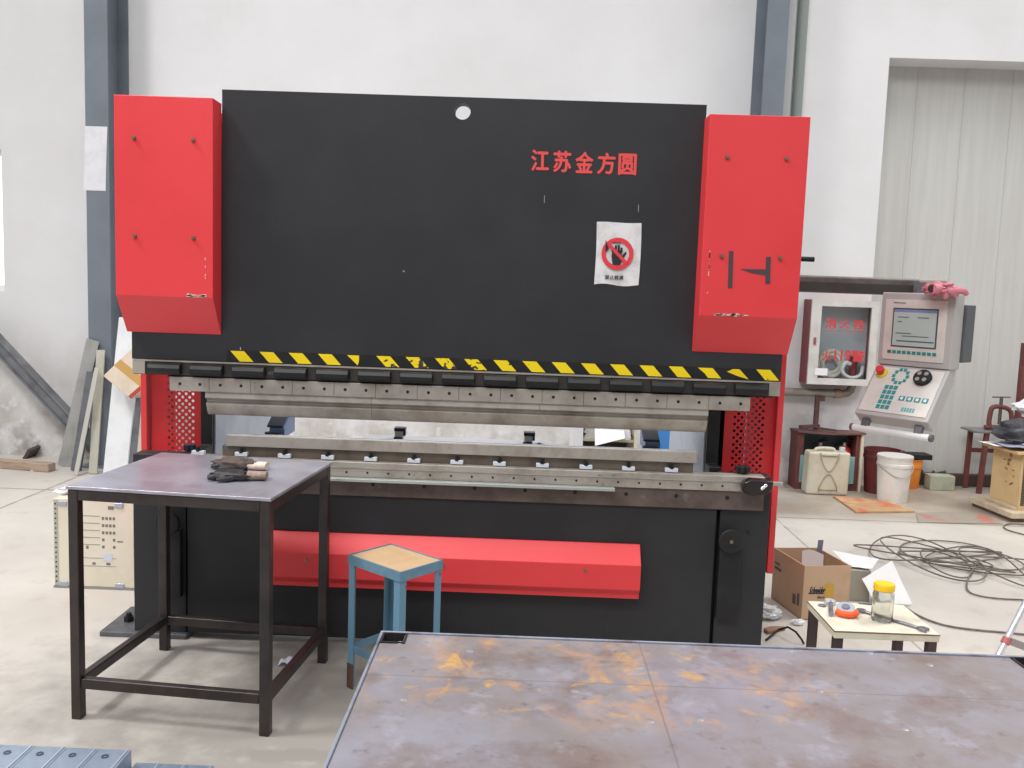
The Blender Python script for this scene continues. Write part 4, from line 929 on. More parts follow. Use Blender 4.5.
M_redprint = mat('red_print', (206, 62, 66), .5)
its = []
for ch, p0_, p1_ in (('消', (826, 318), (836, 328.5)), ('火', (840, 319), (849.5, 328.5)), ('栓', (854, 319.5), (864, 329.5)), ('FIRE HYDRANT', (827, 330), (864, 333)), ('火', (822, 350.5), (831, 361)), ('119', (835, 350), (850, 361)), ('警', (852, 350.5), (864, 362))):
    p, q = pt(*p0_, hy-.017), pt(*p1_, hy-.017); its.append((ch, p.x, q.z, q.x, p.z))
for row in (its[:3], its[3:4], its[4:]): text('lettering', row, M_redprint, dr, y=hy-.0165, bold=0 if len(row) == 1 else .025)
p, q = pt(815, 368, hy-.02), pt(827, 375.5, hy-.02); MB().box((p.x, hy-.0265, q.z), (q.x, hy-.0242, p.z)).build('notice', M_paper, dr)
p = pt(814.5, 341, hy-.02); MB().box((p.x-.01, hy-.034, p.z-.03), (p.x+.01, hy-.0242, p.z+.03)).build('handle', mat('brown_latch', (150, 90, 84), .5), dr, bevel=.003)
# hose reel and valve inside
hz_ = hz0+.16; m = MB(); cx_ = hx0+.23
pth = [V((cx_+(.06+.004*k/6)*cos(k*.35), WY-.09+.012*sin(k*.2), hz_+(.06+.055*k/60)*sin(k*.35))) for k in range(70)]
solo('fire_hose', MB().tube(pth, .018, 8), mat('white_canvas_hose', (206, 204, 194), .8), (cx_, WY-.09, hz0+t), 'coiled white canvas fire hose behind the hydrant cabinet glass', 'hose', ang=70)
VL = thing('hydrant_valve', 'red hydrant valve with looped white hose inside the hydrant cabinet', 'valve', (hx1-.13, WY-.09, hz0+t))
vx = hx1-.13; m = MB(); m.cyl((vx, WY-.09, hz0+.0125), (vx, WY-.09, hz0+.22), .03, n=16); m.cyl((vx, WY-.09, hz0+.17), (vx-.04, WY-.14, hz0+.17), .028, n=16); m.build('valve_body', mat('valve_red', (150, 50, 52), .4), VL)
m = MB(); m.ring((vx, WY-.09, hz0+.222), (vx, WY-.09, hz0+.236), .045, .034, 20); m.box((vx-.036, WY-.095, hz0+.224), (vx+.036, WY-.085, hz0+.233)); m.build('handwheel', M_deep, VL)
m = MB(); m.tube(smooth_path([V((vx-.04, WY-.14, hz0+.17)), V((vx-.09, WY-.15, hz0+.19)), V((vx-.12, WY-.15, hz0+.11)), V((vx-.05, WY-.15, hz0+.05)), V((vx+.05, WY-.15, hz0+.07)), V((vx+.06, WY-.15, hz0+.16))], 3), .016, 10); m.build('hose_loop', M_white, VL, ang=70)
# water pipe under the cabinet
yp = WY-.09
a = pt(772, 391, yp); b = pt(846, 394, yp); zc = (a.z+b.z)/2; v0x = pt(802, 30, WY-.06).x
pts = [V((a.x-1.2, yp, zc)), V((b.x-.03, yp, zc)), V((b.x+.01, yp, zc+.008)), V((b.x+.035, yp, zc+.03)), V((b.x+.045, yp, zc+.07)), V((b.x+.045, yp, hz0-.002))]
WP = tag(MB().tube(pts, .033, 16).build('water_pipe', mat('grey_water_pipe', (150, 146, 136), .5, .2, (128, 116, 104), 6), None, origin=(b.x, yp, zc), ang=60), 'grey water pipe running along the wall under the hydrant cabinet', 'pipe')
m = MB(); m.cyl((b.x-.10, yp, zc), (b.x-.05, yp, zc), .041, n=16); m.build('coupling', mat('rusty_coupling', (150, 128, 104), .6), WP)
# thin riser pipe beside the column
v0 = pt(802, 30, WY-.06); 
solo('riser_pipe', MB().tube([V((v0.x, WY-.06, 1.65)), V((v0.x, WY-.06, 7))], .042, 14), mat('pale_green_pipe', (138, 146, 142), .5), (v0.x, WY-.06, 1.65), 'thin pale green pipe rising up the wall beside the steel column', 'pipe')

# ================================================================ extinguisher box and extinguishers
ey = 3.60; v0 = fl(794, 487); ex0 = pt(795.5, 470, ey).x; ex1 = pt(861, 470, ey).x; ez = pt(805, 430, ey).z
EB = thing('extinguisher_box', 'maroon wooden fire extinguisher box with open front under the hydrant cabinet', 'box', ((ex0+ex1)/2, ey+.09, 0))
M_mwood = mat('maroon_wood', (116, 64, 60), .65, 0, (96, 54, 52), 7)
yb = WY-.004; m = MB()
MB().box((ex0, ey, 0), (ex0+.055, yb, ez-.016)).build('side_panel', M_mwood, EB, bevel=.003)
MB().box((ex1-.055, ey, 0), (ex1-.022, yb, ez-.016)).build('side_panel', M_mwood, EB, bevel=.003)
MB().box((ex1-.0215, ey-.02, 0), (ex1, ey+.02, ez-.016)).build('door_edge', mat('cream_board', (222, 212, 186), .6), EB, bevel=.002)
MB().grid(lambda u, w_: (ex0-.01+(ex1-ex0+.02)*u, ey-.03+(yb-ey+.03)*w_, ez-.015+.012*(1-sin(pi*u))*(1-w_)), 12, 4, .014).build('top_board', mat('scuffed_maroon_top', (112, 74, 70), .6, 0, (92, 60, 58), 6), EB)
MB().box((ex0+.055, yb-.012, 0), (ex1-.055, yb, ez-.016)).build('back_board', mat('teal_grey_back', (92, 112, 110), .6), EB)
MB().box((ex0+.055, ey+.002, 0), (ex1-.055, ey+.012, .05)).build('sill', M_mwood, EB)
MB().box((ex0+.03, ey-.012, .06), (ex1-.06, ey-.002, pt(805, 455, ey).z)).build('lower_panel', mat('teal_panel', (130, 168, 168), .5), EB, bevel=.002)
for px, lab in ((820, 'red fire extinguisher in the open box, nearer the press'), (844, 'red fire extinguisher in the open box, nearer the maroon bin')):
    q = pt(px, 452, ey+.09); X = q.x; yy = ey+.095; zt_ = pt(px, 446, yy).z
    FE = thing('fire_extinguisher', lab, 'fire extinguisher', (X, yy, 0.0), 0, 'fire extinguishers in the box')
    r_ = .062; m = MB(); m.lathe([(0, 0), (r_, 0), (r_, zt_-.07), (r_*.9, zt_-.03), (r_*.55, zt_-.006), (.02, zt_), (0, zt_)], (X, yy, .001), 24); m.build('cylinder', mat('extinguisher_red', (190, 44, 54), .35), FE, ang=50)
    m = MB(); m.cyl((X, yy, zt_+.0012), (X, yy, zt_+.03), .018, n=14); m.build('valve', mat('brass_valve', (196, 190, 176), .35, .6), FE)
    m = MB(); m.bar((X-.02, yy, zt_+.036), (X+.06, yy, zt_+.055), .016, .01, (0, 1, 0)); m.bar((X-.02, yy, zt_+.042), (X+.05, yy, zt_+.075), .014, .008, (0, 1, 0)); m.build('lever', M_deep, FE)
    m = MB(); m.tube(smooth_path([V((X-.018, yy, zt_+.018)), V((X-.07, yy-.02, zt_+.0)), V((X-.075, yy-.02, zt_-.08)), V((X-.072, yy-.02, zt_-.2))], 2), .009, 8); m.build('hose', M_deep, FE, ang=70)
# rusty bracket standing on the box top
q = pt(816, 420, WY-.14); m = MB(); zt_ = pt(816, 396, WY-.14).z
m.box((q.x-.018, WY-.155, ez+.0005), (q.x+.018, WY-.12, zt_)); m.box((q.x+.0181, WY-.15, zt_-.04), (q.x+.06, WY-.125, zt_-.005)); m.bar((q.x-.14, WY-.16, ez+.018), (q.x+.03, WY-.14, ez+.03), .03, .03, (0, 1, 0)); m.bar((q.x-.01, WY-.165, ez+.02), (q.x+.16, WY-.19, ez+.006), .03, .012, (0, 1, 0))
solo('iron_bracket', m, mat('rusty_iron', (92, 62, 58), .7, 0, (66, 46, 44), 16), (q.x, WY-.14, ez), 'rusty iron bracket standing on top of the fire extinguisher box', 'bracket', bevel=.003)
# jerry can
q = fl(826, 495); jy = q.y-.01; jx0 = pt(807, 470, jy).x; jx1 = pt(851, 470, jy).x; jz = pt(826, 450, jy).z
JC = thing('jerry_can', 'dirty white plastic jerry can in front of the extinguisher box', 'jerry can', ((jx0+jx1)/2, jy+.07, 0))
M_jerry = mat('dirty_white_plastic', (206, 200, 180), .5, 0, (188, 180, 158), 5, .4, .7, c3=(150, 136, 112), scale3=7, lo3=.62, hi3=.8)
m = MB(); m.hexa([(jx0+.004, jy, .001), (jx1-.012, jy-.004, .001), (jx1-.012, jy+.15, .001), (jx0+.004, jy+.15, .001), (jx0+.012, jy+.006, jz-.02), (jx1-.004, jy+.006, jz-.02), (jx1-.004, jy+.145, jz-.02), (jx0+.012, jy+.145, jz-.02)])
jb = m.build('can_body', M_jerry, JC, bevel=.02, seg=3)
xm, zm = (jx0+jx1)/2, jz*.5; m = MB()
for s_ in (1, -1):
    m.tube(smooth_path([V((xm-.075, jy-.001, zm+s_*.16)), V((xm-.07, jy-.003, zm+s_*.11)), V((xm-.02, jy-.003, zm+s_*.012)), V((xm+.02, jy-.003, zm+s_*.012)), V((xm+.07, jy-.003, zm+s_*.11)), V((xm+.075, jy-.001, zm+s_*.16))], 2), .0045, 6)
m.tube([V((xm-.07, jy-.002, zm-.14)), V((xm+.07, jy-.002, zm-.14))], .006, 6); m.tube([V((xm-.06, jy-.001, zm+.14)), V((xm+.06, jy-.001, zm+.14))], .006, 6)
m.build('moulded_rib', mat('grimy_rib', (176, 164, 140), .6, 0, (140, 124, 100), 12), jb, ang=70)
m = MB(); m.tube(smooth_path([V((xm-.10, jy+.07, jz-.0195)), V((xm-.09, jy+.07, jz+.0)), V((xm, jy+.07, jz+.004)), V((xm+.05, jy+.07, jz+.0)), V((xm+.06, jy+.07, jz-.0195))], 2), .014, 8); m.build('handle', M_jerry, JC, ang=70)
m = MB(); m.cyl((xm+.12, jy+.07, jz-.0195), (xm+.12, jy+.07, jz+.016), .024, n=16); m.build('cap', mat('pale_blue_cap', (196, 208, 206), .5), JC, bevel=.003)
# buckets
def bucket(name, label, px, py, wpx, ytop, y_, mt, cat='bucket', lid=None, handle=True, lip=True, inner=None):
    q = fl(px, py); c = V((q.x, q.y, 0)); 
    if y_ is not None: c = V((pt(px, py, y_).x, y_, 0))
    dist = c.y-CAM.y; r_ = wpx/2*dist/FPX; z_ = pt(px, ytop, c.y).z
    B = thing(name, label, cat, c)
    b0 = r_*.86; m = MB()
    pr = [(0, .001), (b0, .001), (r_*.985, z_-.075), (r_*1.03, z_-.072), (r_*1.03, z_-.05), (r_*1.0, z_-.045), (r_*1.01, z_-.008), (r_*1.05, z_-.006), (r_*1.05, z_), (r_*.97, z_), (r_*.94, z_-.06), (b0*.95, .01), (0, .01)] if lip else [(0, .001), (b0, .001), (r_, z_), (r_*.95, z_), (b0*.93, .01), (0, .01)]
    m.lathe(pr, c, 36); bd = m.build('bucket_body', mt, B, ang=30)
    if handle:
        m = MB(); pth = [V((c.x+r_*1.06*cos(t_), c.y+r_*1.06*sin(t_)-.004, z_-.06-.085*sin(-t_)**2)) for t_ in [R(-180+15*k) for k in range(13)]]
        m.tube(pth, .004, 6); m.build('bail_handle', mat('grey_wire_bail', (168, 166, 164), .5, .2), B, ang=70)
    if lid is not None:
        m = MB(); m.cyl((c.x, c.y, z_+.0005), (c.x, c.y, z_+.014), r_*1.04, n=36); m.build('lid', lid, B, bevel=.004)
    return B, c, r_, z_
bucket('white_bucket', 'white plastic bucket with wire bail standing before the pale door', 892.5, 491.5, 33, 456.5, 3.31, mat('white_bucket_plastic', (226, 224, 218), .4, 0, (210, 206, 198), 6), lid=mat('white_lid', (212, 210, 204), .5))
OB = bucket('orange_bucket', 'orange plastic bucket partly behind the white bucket', 906.5, 489, 25, 458, 3.86, mat('orange_bucket_plastic', (232, 140, 50), .45, 0, (218, 124, 44), 6), handle=False)
MBk = bucket('maroon_bin', 'dark maroon round bin between the extinguisher box and white bucket', 880, 486, 35, 449, 3.61, mat('maroon_bin_plastic', (104, 44, 44), .5, 0, (84, 36, 38), 5), cat='bin', handle=False, lip=True)
B_, c, r_, z_ = OB
m = MB(); m.box((c.x-.115, c.y-.08, z_+.0008), (c.x+.165, c.y+.07, z_+.045)); m.box((c.x-.11, c.y-.075, z_+.0455), (c.x-.03, c.y+.06, z_+.058)); solo('black_tray', m, M_deep, (c.x, c.y, z_), 'flat black plastic tray lying on top of the orange bucket', 'tray', bevel=.008)
# grey-green block and scraps
q = fl(928, 489.5); q2 = fl(953, 490.5); y_ = q.y-.03; z_ = pt(940, 476, y_).z
solo('green_block', MB().box((q.x, y_, .001), (q2.x, y_+.12, z_)), mat('pale_green_block', (172, 176, 156), .8, 0, (158, 160, 142), 10), ((q.x+q2.x)/2, y_+.06, 0), 'pale green rectangular block on the floor below the pale door', 'block', bevel=.006)
m = MB(); q = fl(921, 486)
for k in range(5): m.tube([V((q.x-.05+.03*k, 3.93+.01*k, .012)), V((q.x-.04+.045*k, 3.92, .09+.03*sin(k*2))), V((q.x+.0+.05*k, 3.91, .12+.02*cos(k*3)))], .011, 8)
solo('tangled_scrap', m, mat('dark_green_scrap', (84, 88, 76), .7), (q.x, 3.92, 0), 'tangle of dark scrap rods beside the pale green block', 'scrap', ang=70)
solo('skirting_beam', MB().box((3.45, 3.97, .001), (5.0, 4.05, .10)), mat('dark_brown_skirt', (82, 64, 60), .7), (4.2, 4.0, 0), 'long dark brown timber on the floor along the door foot', 'timber', bevel=.006)
# painted boards on the floor
M_pboard = mat('paint_stained_board', (186, 150, 110), .7, 0, (196, 110, 80), 4, .5, .62, c3=(206, 186, 150), scale3=3, lo3=.55, hi3=.7)
cs_ = [fl(833, 497.5), fl(890, 503), fl(915, 513), fl(856, 513.5)]
m = MB(); m.prism([(q.x, q.y) for q in cs_], 'z', .001, .016); solo('painted_board', m, M_pboard, cs_[0], 'plywood board splashed with orange red paint on the floor by the buckets', 'board', bevel=.002)
cs_ = [fl(916, 513.5), fl(975, 512), fl(1003, 524.5), fl(918, 523)]
m = MB(); m.prism([(q.x, q.y) for q in cs_], 'z', .001, .008); solo('steel_sheet', m, mat('grey_sheet_red_streaks', (158, 150, 138), .6, 0, (188, 112, 98), 3, .56, .66), cs_[0], 'thin grey sheet with red streaks on the floor before the plywood crate', 'sheet', bevel=.001)

# ================================================================ maroon stand and plywood crate at the far edge
q = fl(978.5, 493.5); y_ = q.y
MS = thing('iron_stand', 'maroon welded iron stand against the door carrying a clamp', 'stand', (q.x+.1, y_+.1, 0))
zs = pt(978, 433, y_).z
for k, (p0_, p1_) in enumerate(((V((q.x, y_, 0)), V((q.x+.03, y_+.01, zs))), (V((pt(966.5, 480, y_+.22).x-.01, y_+.22, 0)), V((q.x-.01, y_+.2, zs))), (V((q.x+.34, y_+.02, 0)), V((q.x+.31, y_+.02, zs))), (V((q.x+.36, y_+.22, 0)), V((q.x+.31, y_+.2, zs))))):
    m = MB(); m.bar(p0_, p1_, .035, .035); m.build('leg', M_mwood, MS, bevel=.002)
m = MB(); zr = zs*.62; m.box((q.x-.01, y_+.195, zr), (q.x+.33, y_+.215, zr+.035)); m.box((q.x-.03, y_+.1, zr*.25), (q.x-.0, y_+.22, zr*.25+.03)) if False else None
m.build('rail', M_mwood, MS)
MB().box((q.x-.08, y_-.02, zs+.0005), (q.x+.36, y_+.24, zs+.018)).build('top_plate', mat('grey_stand_top', (132, 128, 130), .5, .3), MS, bevel=.003)
# G clamp on the stand
cz = zs+.0185; cx_ = pt(996, 432, y_+.1).x; yc = y_+.1
GC = thing('g_clamp', 'maroon iron G clamp with tee screw standing on the iron stand', 'clamp', (cx_, yc, cz))
tz = pt(996, 406, yc).z
m = MB(); m.tube(smooth_path([V((cx_-.055, yc, cz+.02)), V((cx_-.07, yc, cz+.06)), V((cx_-.06, yc, tz-.04)), V((cx_-.05, yc, tz-.01)), V((cx_, yc, tz)), V((cx_+.1, yc, tz-.02)), V((cx_+.12, yc, tz-.08)), V((cx_+.125, yc, cz+.03))], 2), .02, 10); m.tube([V((cx_-.1, yc, cz+.021)), V((cx_+.14, yc, cz+.021))], .02, 10); m.build('frame', mat('clamp_maroon', (118, 68, 64), .6), GC, ang=70)
m = MB(); m.cyl((cx_+.02, yc, cz+.05), (cx_+.02, yc, tz+.08), .014, n=12); m.build('screw', mat('clamp_screw', (112, 98, 88), .5, .4), GC)
m = MB(); m.cyl((cx_-.055, yc, tz+.075), (cx_+.095, yc, tz+.078), .007, n=8); m.build('tee_bar', mat('tee_grey', (132, 120, 112), .5, .3), GC)
# plywood crate with papers on its board top
q1 = fl(983, 505); q2 = fl(1018, 523); yy0 = q2.y; cz0 = .075
ctop = pt(985, 444.5, 3.05).z
CR = thing('plywood_crate', 'tall plywood crate on a pallet foot at the edge by the door', 'crate', (3.95, 3.0, 0))
M_plyw = mat('pale_plywood', (212, 184, 136), .7, 0, (200, 170, 122), 4)
fx0 = pt(990, 480, 3.05).x; 
FA = V((pt(989, 500, 3.12).x, 3.12)); FB = V((pt(1018, 505, 2.78).x, 2.78)); fd2 = (FB-FA).normalized(); fn = V((-fd2.y, fd2.x))
fn = fn if fn.x > 0 else -fn
FC = FB+fn*.5; FD = FA+fn*.5
MB().prism([(FA.x, FA.y), (FB.x, FB.y), (FC.x, FC.y), (FD.x, FD.y)], 'z', cz0, ctop-.02).build('crate_body', M_plyw, CR, bevel=.003)
ex = V((FA.x, FA.y))-fd2*.04; 
pA, pB, pC, pD = FA-fd2*.1-fn*.10, FB+fd2*.08-fn*.10, FC+fd2*.08+fn*.05, FD-fd2*.1+fn*.05
MB().prism([(p.x, p.y) for p in (pA, pB, pC, pD)], 'z', .03, cz0-.001).build('pallet_foot', mat('pale_pallet_wood', (206, 190, 164), .8, 0, (186, 168, 142), 6), CR, bevel=.006)
MB().prism([(p.x, p.y) for p in (pA+fn*.03, pB+fn*.03-fd2*.03, pC-fd2*.05, pD+fd2*.02)], 'z', 0, .0295).build('pallet_runner', mat('dark_pallet', (120, 104, 92), .8), CR)
m = MB(); m.bar((FA.x-fn.x*.02, FA.y-fn.y*.02, cz0+.012), (FB.x-fn.x*.02, FB.y-fn.y*.02, cz0+.012), .03, .022, (fn.x, fn.y, 0)); m.build('batten', mat('pale_pallet_wood', (206, 190, 164), .8), CR, bevel=.003)
m = MB()
for k in range(26): 
    z_ = cz0+.04+k*(ctop-.1-cz0)/26; p = FB+fd2*.0015+fn*.03; m.obox((p.x, p.y, z_), (fn.x, fn.y, 0), (fd2.x, fd2.y, 0), (0, 0, 1), .028, .002, .011)
m.build('slotted_edge', mat('dark_slot', (84, 72, 66), .7), CR, smooth=False)
m = MB(); rr = random.Random(4)
for k in range(13):
    s_ = .12+.26*rr.random(); z_ = cz0+.15+.32*rr.random(); p = FA+fd2*s_-fn*.0012; m.obox((p.x, p.y, z_), (fd2.x, fd2.y, rr.uniform(-.5, .5)), (fn.x, fn.y, 0), (0, 0, 1), .012+.035*rr.random(), .0015, .005+.02*rr.random())
m.build('stencil_mark', mat('stencil_brown', (140, 100, 74), .7), CR, smooth=False)
tA, tB, tC, tD = FA-fd2*.03-fn*.07, FB+fd2*.05-fn*.07, FC+fd2*.05, FD-fd2*.03
MB().prism([(p.x, p.y) for p in (tA, tB, tC, tD)], 'z', ctop-.0195, ctop).build('top_board', mat('tan_top_board', (206, 176, 132), .7), CR, bevel=.002)
z_ = ctop+.003
for k, (s_, o_, ln_, lab) in enumerate(((-.02, -.13, .26, 'white paper sheet overhanging the crate top towards the press'), (.10, -.10, .26, 'crumpled grey print lying on the crate top, nearer the camera'), (.04, .05, .28, 'lower white sheet on the crate top beneath the black jacket'))):
    p = FA+fd2*s_+fn*o_; r2 = p+fd2*.26; r3 = r2+fn*ln_; r4 = p+fn*ln_
    sheet('paper_sheet', [(q.x, q.y, z_+.002+.012*k) for q in (p, r2, r3, r4)], lab, .022, 20+k, mt=(M_paper, mat('grey_print', (176, 178, 196), .8, 0, (120, 122, 144), 20), M_paper)[k])
bp_ = FA+fd2*.12+fn*.16; m = MB(); blob(m, (bp_.x, bp_.y, z_+.11), .22, .18, .085, 0, 4, .45, 30, 16, 2)
for v in m.bm.verts: v.co.z = max(v.co.z, z_+.056)
solo('black_jacket', m, mat('black_nylon', (54, 54, 60), .45, 0, (84, 84, 90), 6), (bp_.x, bp_.y, z_+.04), 'bundled black jacket piled on the crate top papers', 'jacket', ang=70)
bp_ = FA+fd2*.0+fn*.30; m = MB(); blob(m, (bp_.x, bp_.y, z_+.285), .14, .12, .065, 0, 9, .5, 30, 16, 2.2)
solo('white_plastic_bag', m, mat('white_polythene', (226, 228, 232), .35), (bp_.x, bp_.y, z_+.17), 'white plastic bag lying on top of the black jacket', 'plastic bag', ang=40)
v = pt(1022, 360, 3.6); solo('rack_post', MB().box((v.x, 3.58, .0), (v.x+.06, 3.64, pt(1022, 343, 3.6).z)), M_mwood, (v.x+.03, 3.61, 0), 'dark maroon steel post standing behind the crate at the frame edge', 'post', bevel=.003)

# ================================================================ left wall corner: leaning stock, crate, timber
def leaning(name, pb, ptop, w, t, mt, label, yb, yt, cat='metal profile', side=(1, 0, 0), u_shape=0):
    a = fl(*pb) if yb is None else V((pt(*pb, yb).x, yb, 0)); a.z = .004
    b = pt(*ptop, yt); m = MB(); m.bar(a, b, w, t, side)
    if u_shape:
        ax = (b-a).normalized(); x = V(side); x = (x-ax*x.dot(ax)).normalized(); y = ax.cross(x)
        for s_ in (-1, 1):
            m.bar(a+x*s_*(w/2-.004)-y*s_*0-y*u_shape/2*(1 if y.y > 0 else -1), b+x*s_*(w/2-.004)-y*u_shape/2*(1 if y.y > 0 else -1), .006, u_shape, side)
    return solo(name, m, mt, a, label, cat, 'leaning metal stock', bevel=.001)
M_zinc = mat('dull_zinc', (172, 172, 170), .45, .3, (156, 155, 152), 8); M_dkp = mat('dark_profile', (112, 114, 120), .45, .3, (92, 93, 98), 9); M_beige = mat('beige_profile', (186, 184, 170), .5, 0, (172, 168, 154), 8)
leaning('leaning_sheet', (64, 467), (93, 340), .105, .006, M_zinc, 'wide dull zinc sheet leaning on the column, nearest the wall corner', 3.40, 3.415-.02)
leaning('leaning_profile', (76, 470), (92, 372), .07, .04, M_dkp, 'dark grey profile leaning between zinc sheet and pale narrow bar', 3.26, 3.36)
leaning('leaning_bar', (76, 475.5), (97, 368), .035, .012, mat('pale_bar', (196, 194, 184), .4, .2), 'narrow pale bar leaning in front of the dark grey profile', 3.10, 3.27)
leaning('leaning_bar', (93, 473), (101, 350), .066, .014, M_beige, 'beige flat bar leaning upright on the column, taller of the narrow bars', 3.17, 3.37)
leaning('white_board', (115, 470), (131, 318), .185, .022, mat('white_melamine', (232, 234, 236), .35, 0, (218, 222, 226), 5), 'tall white board leaning behind the red cylinder cover', 3.12, 3.36, 'board')
leaning('leaning_profile', (131, 462), (140, 398), .05, .03, M_dkp, 'dark profile leaning right of the white board beneath the carton', 2.92, 3.07)
leaning('leaning_profile', (137, 462), (145, 400), .036, .03, M_beige, 'grey beige profile leaning next to the red side guard', 2.88, 3.03)
# tilted carton resting on the stock
cy_ = 2.99
P_ = [pt(103, 376, cy_), pt(131, 399, cy_), pt(162, 372, cy_), pt(132, 348, cy_)]
ctr_ = (P_[0]+P_[2])/2
CT = thing('tilted_carton', 'small cream carton with brown tape tilted on top of the leaning stock', 'carton', ctr_)
def slab(m, P, y0, y1): return m.hexa([(P[0].x, y0, P[0].z), (P[1].x, y0, P[1].z), (P[2].x, y0, P[2].z), (P[3].x, y0, P[3].z), (P[0].x, y1, P[0].z), (P[1].x, y1, P[1].z), (P[2].x, y1, P[2].z), (P[3].x, y1, P[3].z)])
m = MB(); slab(m, P_, cy_, cy_+.15); cb_ = m.build('carton_body', mat('cream_carton', (230, 214, 196), .75, 0, (220, 202, 182), 6), CT, bevel=.004)
e0, e1_ = P_[0], P_[3]
T_ = [P_[0]*.62+P_[3]*.38, P_[1]*.62+P_[2]*.38, P_[1]*.40+P_[2]*.60, P_[0]*.40+P_[3]*.60]
m = MB(); slab(m, T_, cy_-.0015, cy_-.0004); m.build('tape', mat('brown_tape', (206, 162, 98), .35), cb_, smooth=False)
L1 = [P_[1]+(P_[0]-P_[1])*.06, P_[1], P_[2], P_[2]+(P_[3]-P_[2])*.06]
m = MB(); slab(m, [P_[1], P_[1]*.9+P_[2]*.1, P_[2]*.9+P_[3]*.1, P_[2]], cy_-.001, cy_-.0003) if False else None
m.bm.free(); m = MB(); d_ = (P_[2]-P_[1]).normalized(); n3 = V((d_.z, 0, -d_.x)); n3 = n3 if n3.z < 0 else -n3
m.hexa([tuple(q) for q in (P_[1]-n3*.03, P_[2]-n3*.03, P_[2], P_[1])] + [tuple(V(q)+V((0, -.0012, 0))) for q in (P_[1]-n3*.03, P_[2]-n3*.03, P_[2], P_[1])]); m.build('red_edge', mat('red_card_edge', (178, 74, 64), .6), cb_, smooth=False)
# paper taped on the column
p, q = pt(84, 126, cy0), pt(107, 191, cy0); cx_ = (p.x+q.x)/2
solo('paper_notice', MB().grid(lambda u, v: (p.x-.01+(q.x-p.x+.0)*u+.02*v, cy0-.003-.004*sin(v*pi)*sin(u*3), q.z+(p.z-q.z)*v), 8, 8, .001), mat('notice_paper', (224, 224, 228), .8, 0, (212, 212, 218), 8), (cx_, cy0, q.z), 'blank white paper sheet taped high on the blue grey column', 'paper')
# timber and scrap on the floor
a, b = fl(-40, 464), fl(52, 471.5); m = MB(); m.bar((a.x, a.y, .034), (b.x, b.y, .034), .09, .066, (0, 1, 0)); solo('timber_beam', m, mat('weathered_timber', (176, 154, 136), .8, 0, (154, 132, 114), 5, stretch=(1, 6, 6)), ((a.x+b.x)/2, (a.y+b.y)/2, 0), 'short weathered timber beam on the floor by the wall', 'timber', bevel=.006)
a, b = fl(26, 459), fl(49, 452); m = MB(); m.bar((a.x, a.y, .03), (b.x, b.y, .055), .12, .03, (0, 1, 0)); solo('dark_offcut', m, mat('dark_scrap_iron', (84, 76, 72), .6, .2), ((a.x+b.x)/2, (a.y+b.y)/2, 0), 'dark iron offcut tilted on the floor against the wall foot', 'offcut', bevel=.004)
a = fl(-8, 448); a.y = WY-.2; m = MB(); blob(m, (a.x, a.y, .12), .16, .12, .14, 0, 3, .4, 20, 12)
for v in m.bm.verts: v.co.z = max(v.co.z, .002)
solo('brown_sack', m, mat('brown_sackcloth', (128, 112, 100), .9), (a.x, a.y, 0), 'small brown sack slumped against the wall at the frame edge', 'sack', ang=70)
m = MB(); rr = random.Random(9)
for k in range(26):
    v = fl(rr.uniform(2, 62), rr.uniform(462, 472)); s_ = rr.uniform(.006, .018); m.lathe([(0, 0), (s_, 0), (s_*.8, s_*.7), (0, s_*.9)], (v.x, v.y, .001), 5)
o = m.build('plaster_crumbs', mat('plaster_dust', (206, 202, 194), .9), None, origin=fl(30, 468)); tag(o, 'white plaster crumbs scattered on the floor by the timber beam', 'debris'); o['kind'] = 'stuff'
# plywood crate with stencilled face behind the table leg
a, b = fl(54, 588), fl(133, 590); yq = (a.y+b.y)/2; zc = pt(92, 500, yq).z
x0_, x1_ = pt(54, 560, yq).x, pt(134, 560, yq).x
LC = thing('stencilled_crate', 'flat cream plywood crate with stencilled print standing beside the press', 'crate', ((x0_+x1_)/2, yq+.1, 0))
M_crate = mat('cream_plywood', (226, 220, 202), .7, 0, (218, 210, 190), 4)
cb_ = MB().box((x0_, yq, .012), (x1_, yq+.26, zc)).build('crate_body', M_crate, LC, bevel=.003)
MB().box((x0_-.003, yq-.003, .0), (x1_+.003, yq+.26, .0118)).build('bottom_strip', mat('grey_crate_strip', (150, 150, 146), .5, .3), LC)
st = MB().box((x0_+.004, yq-.003, .015), (x0_+.022, yq-.0003, zc-.006)).build('corner_strip', mat('galv_strip', (186, 186, 176), .45, .3), cb_)
for k in range(17): z_ = .035+k*(zc-.06)/16; MB().cyl((x0_+.013, yq-.004, z_), (x0_+.013, yq-.0031, z_), .0045, n=8).build('strip_hole', M_boltdark, st)
for fx in (.12, .82):
    for z_ in (zc-.022, .022): MB().box((x0_+fx*(x1_-x0_)-.022, yq-.006, z_-.012), (x0_+fx*(x1_-x0_)+.022, yq-.0003, z_+.012)).build('steel_clip', mat('clip_steel', (176, 182, 200), .3, .6), cb_, bevel=.003)
m = MB(); W0 = x1_-x0_
def cp(fx, fz): return x0_+fx*W0, zc*(1-fz)
for r_, fz in enumerate((.18, .26, .34, .42, .50)):
    xa, z_ = cp(.36, fz); xb, _ = cp(.58, fz); m.box((xa, yq-.0012, z_), (xb, yq-.0002, z_+.002))
    for k, fx in enumerate((.62, .665, .71, .755)):
        if r_ > 2 and k in (1, 2): continue
        xa, z_ = cp(fx, fz+.02); m.box((xa-.006, yq-.0012, z_-.007), (xa+.006, yq-.0002, z_+.007))
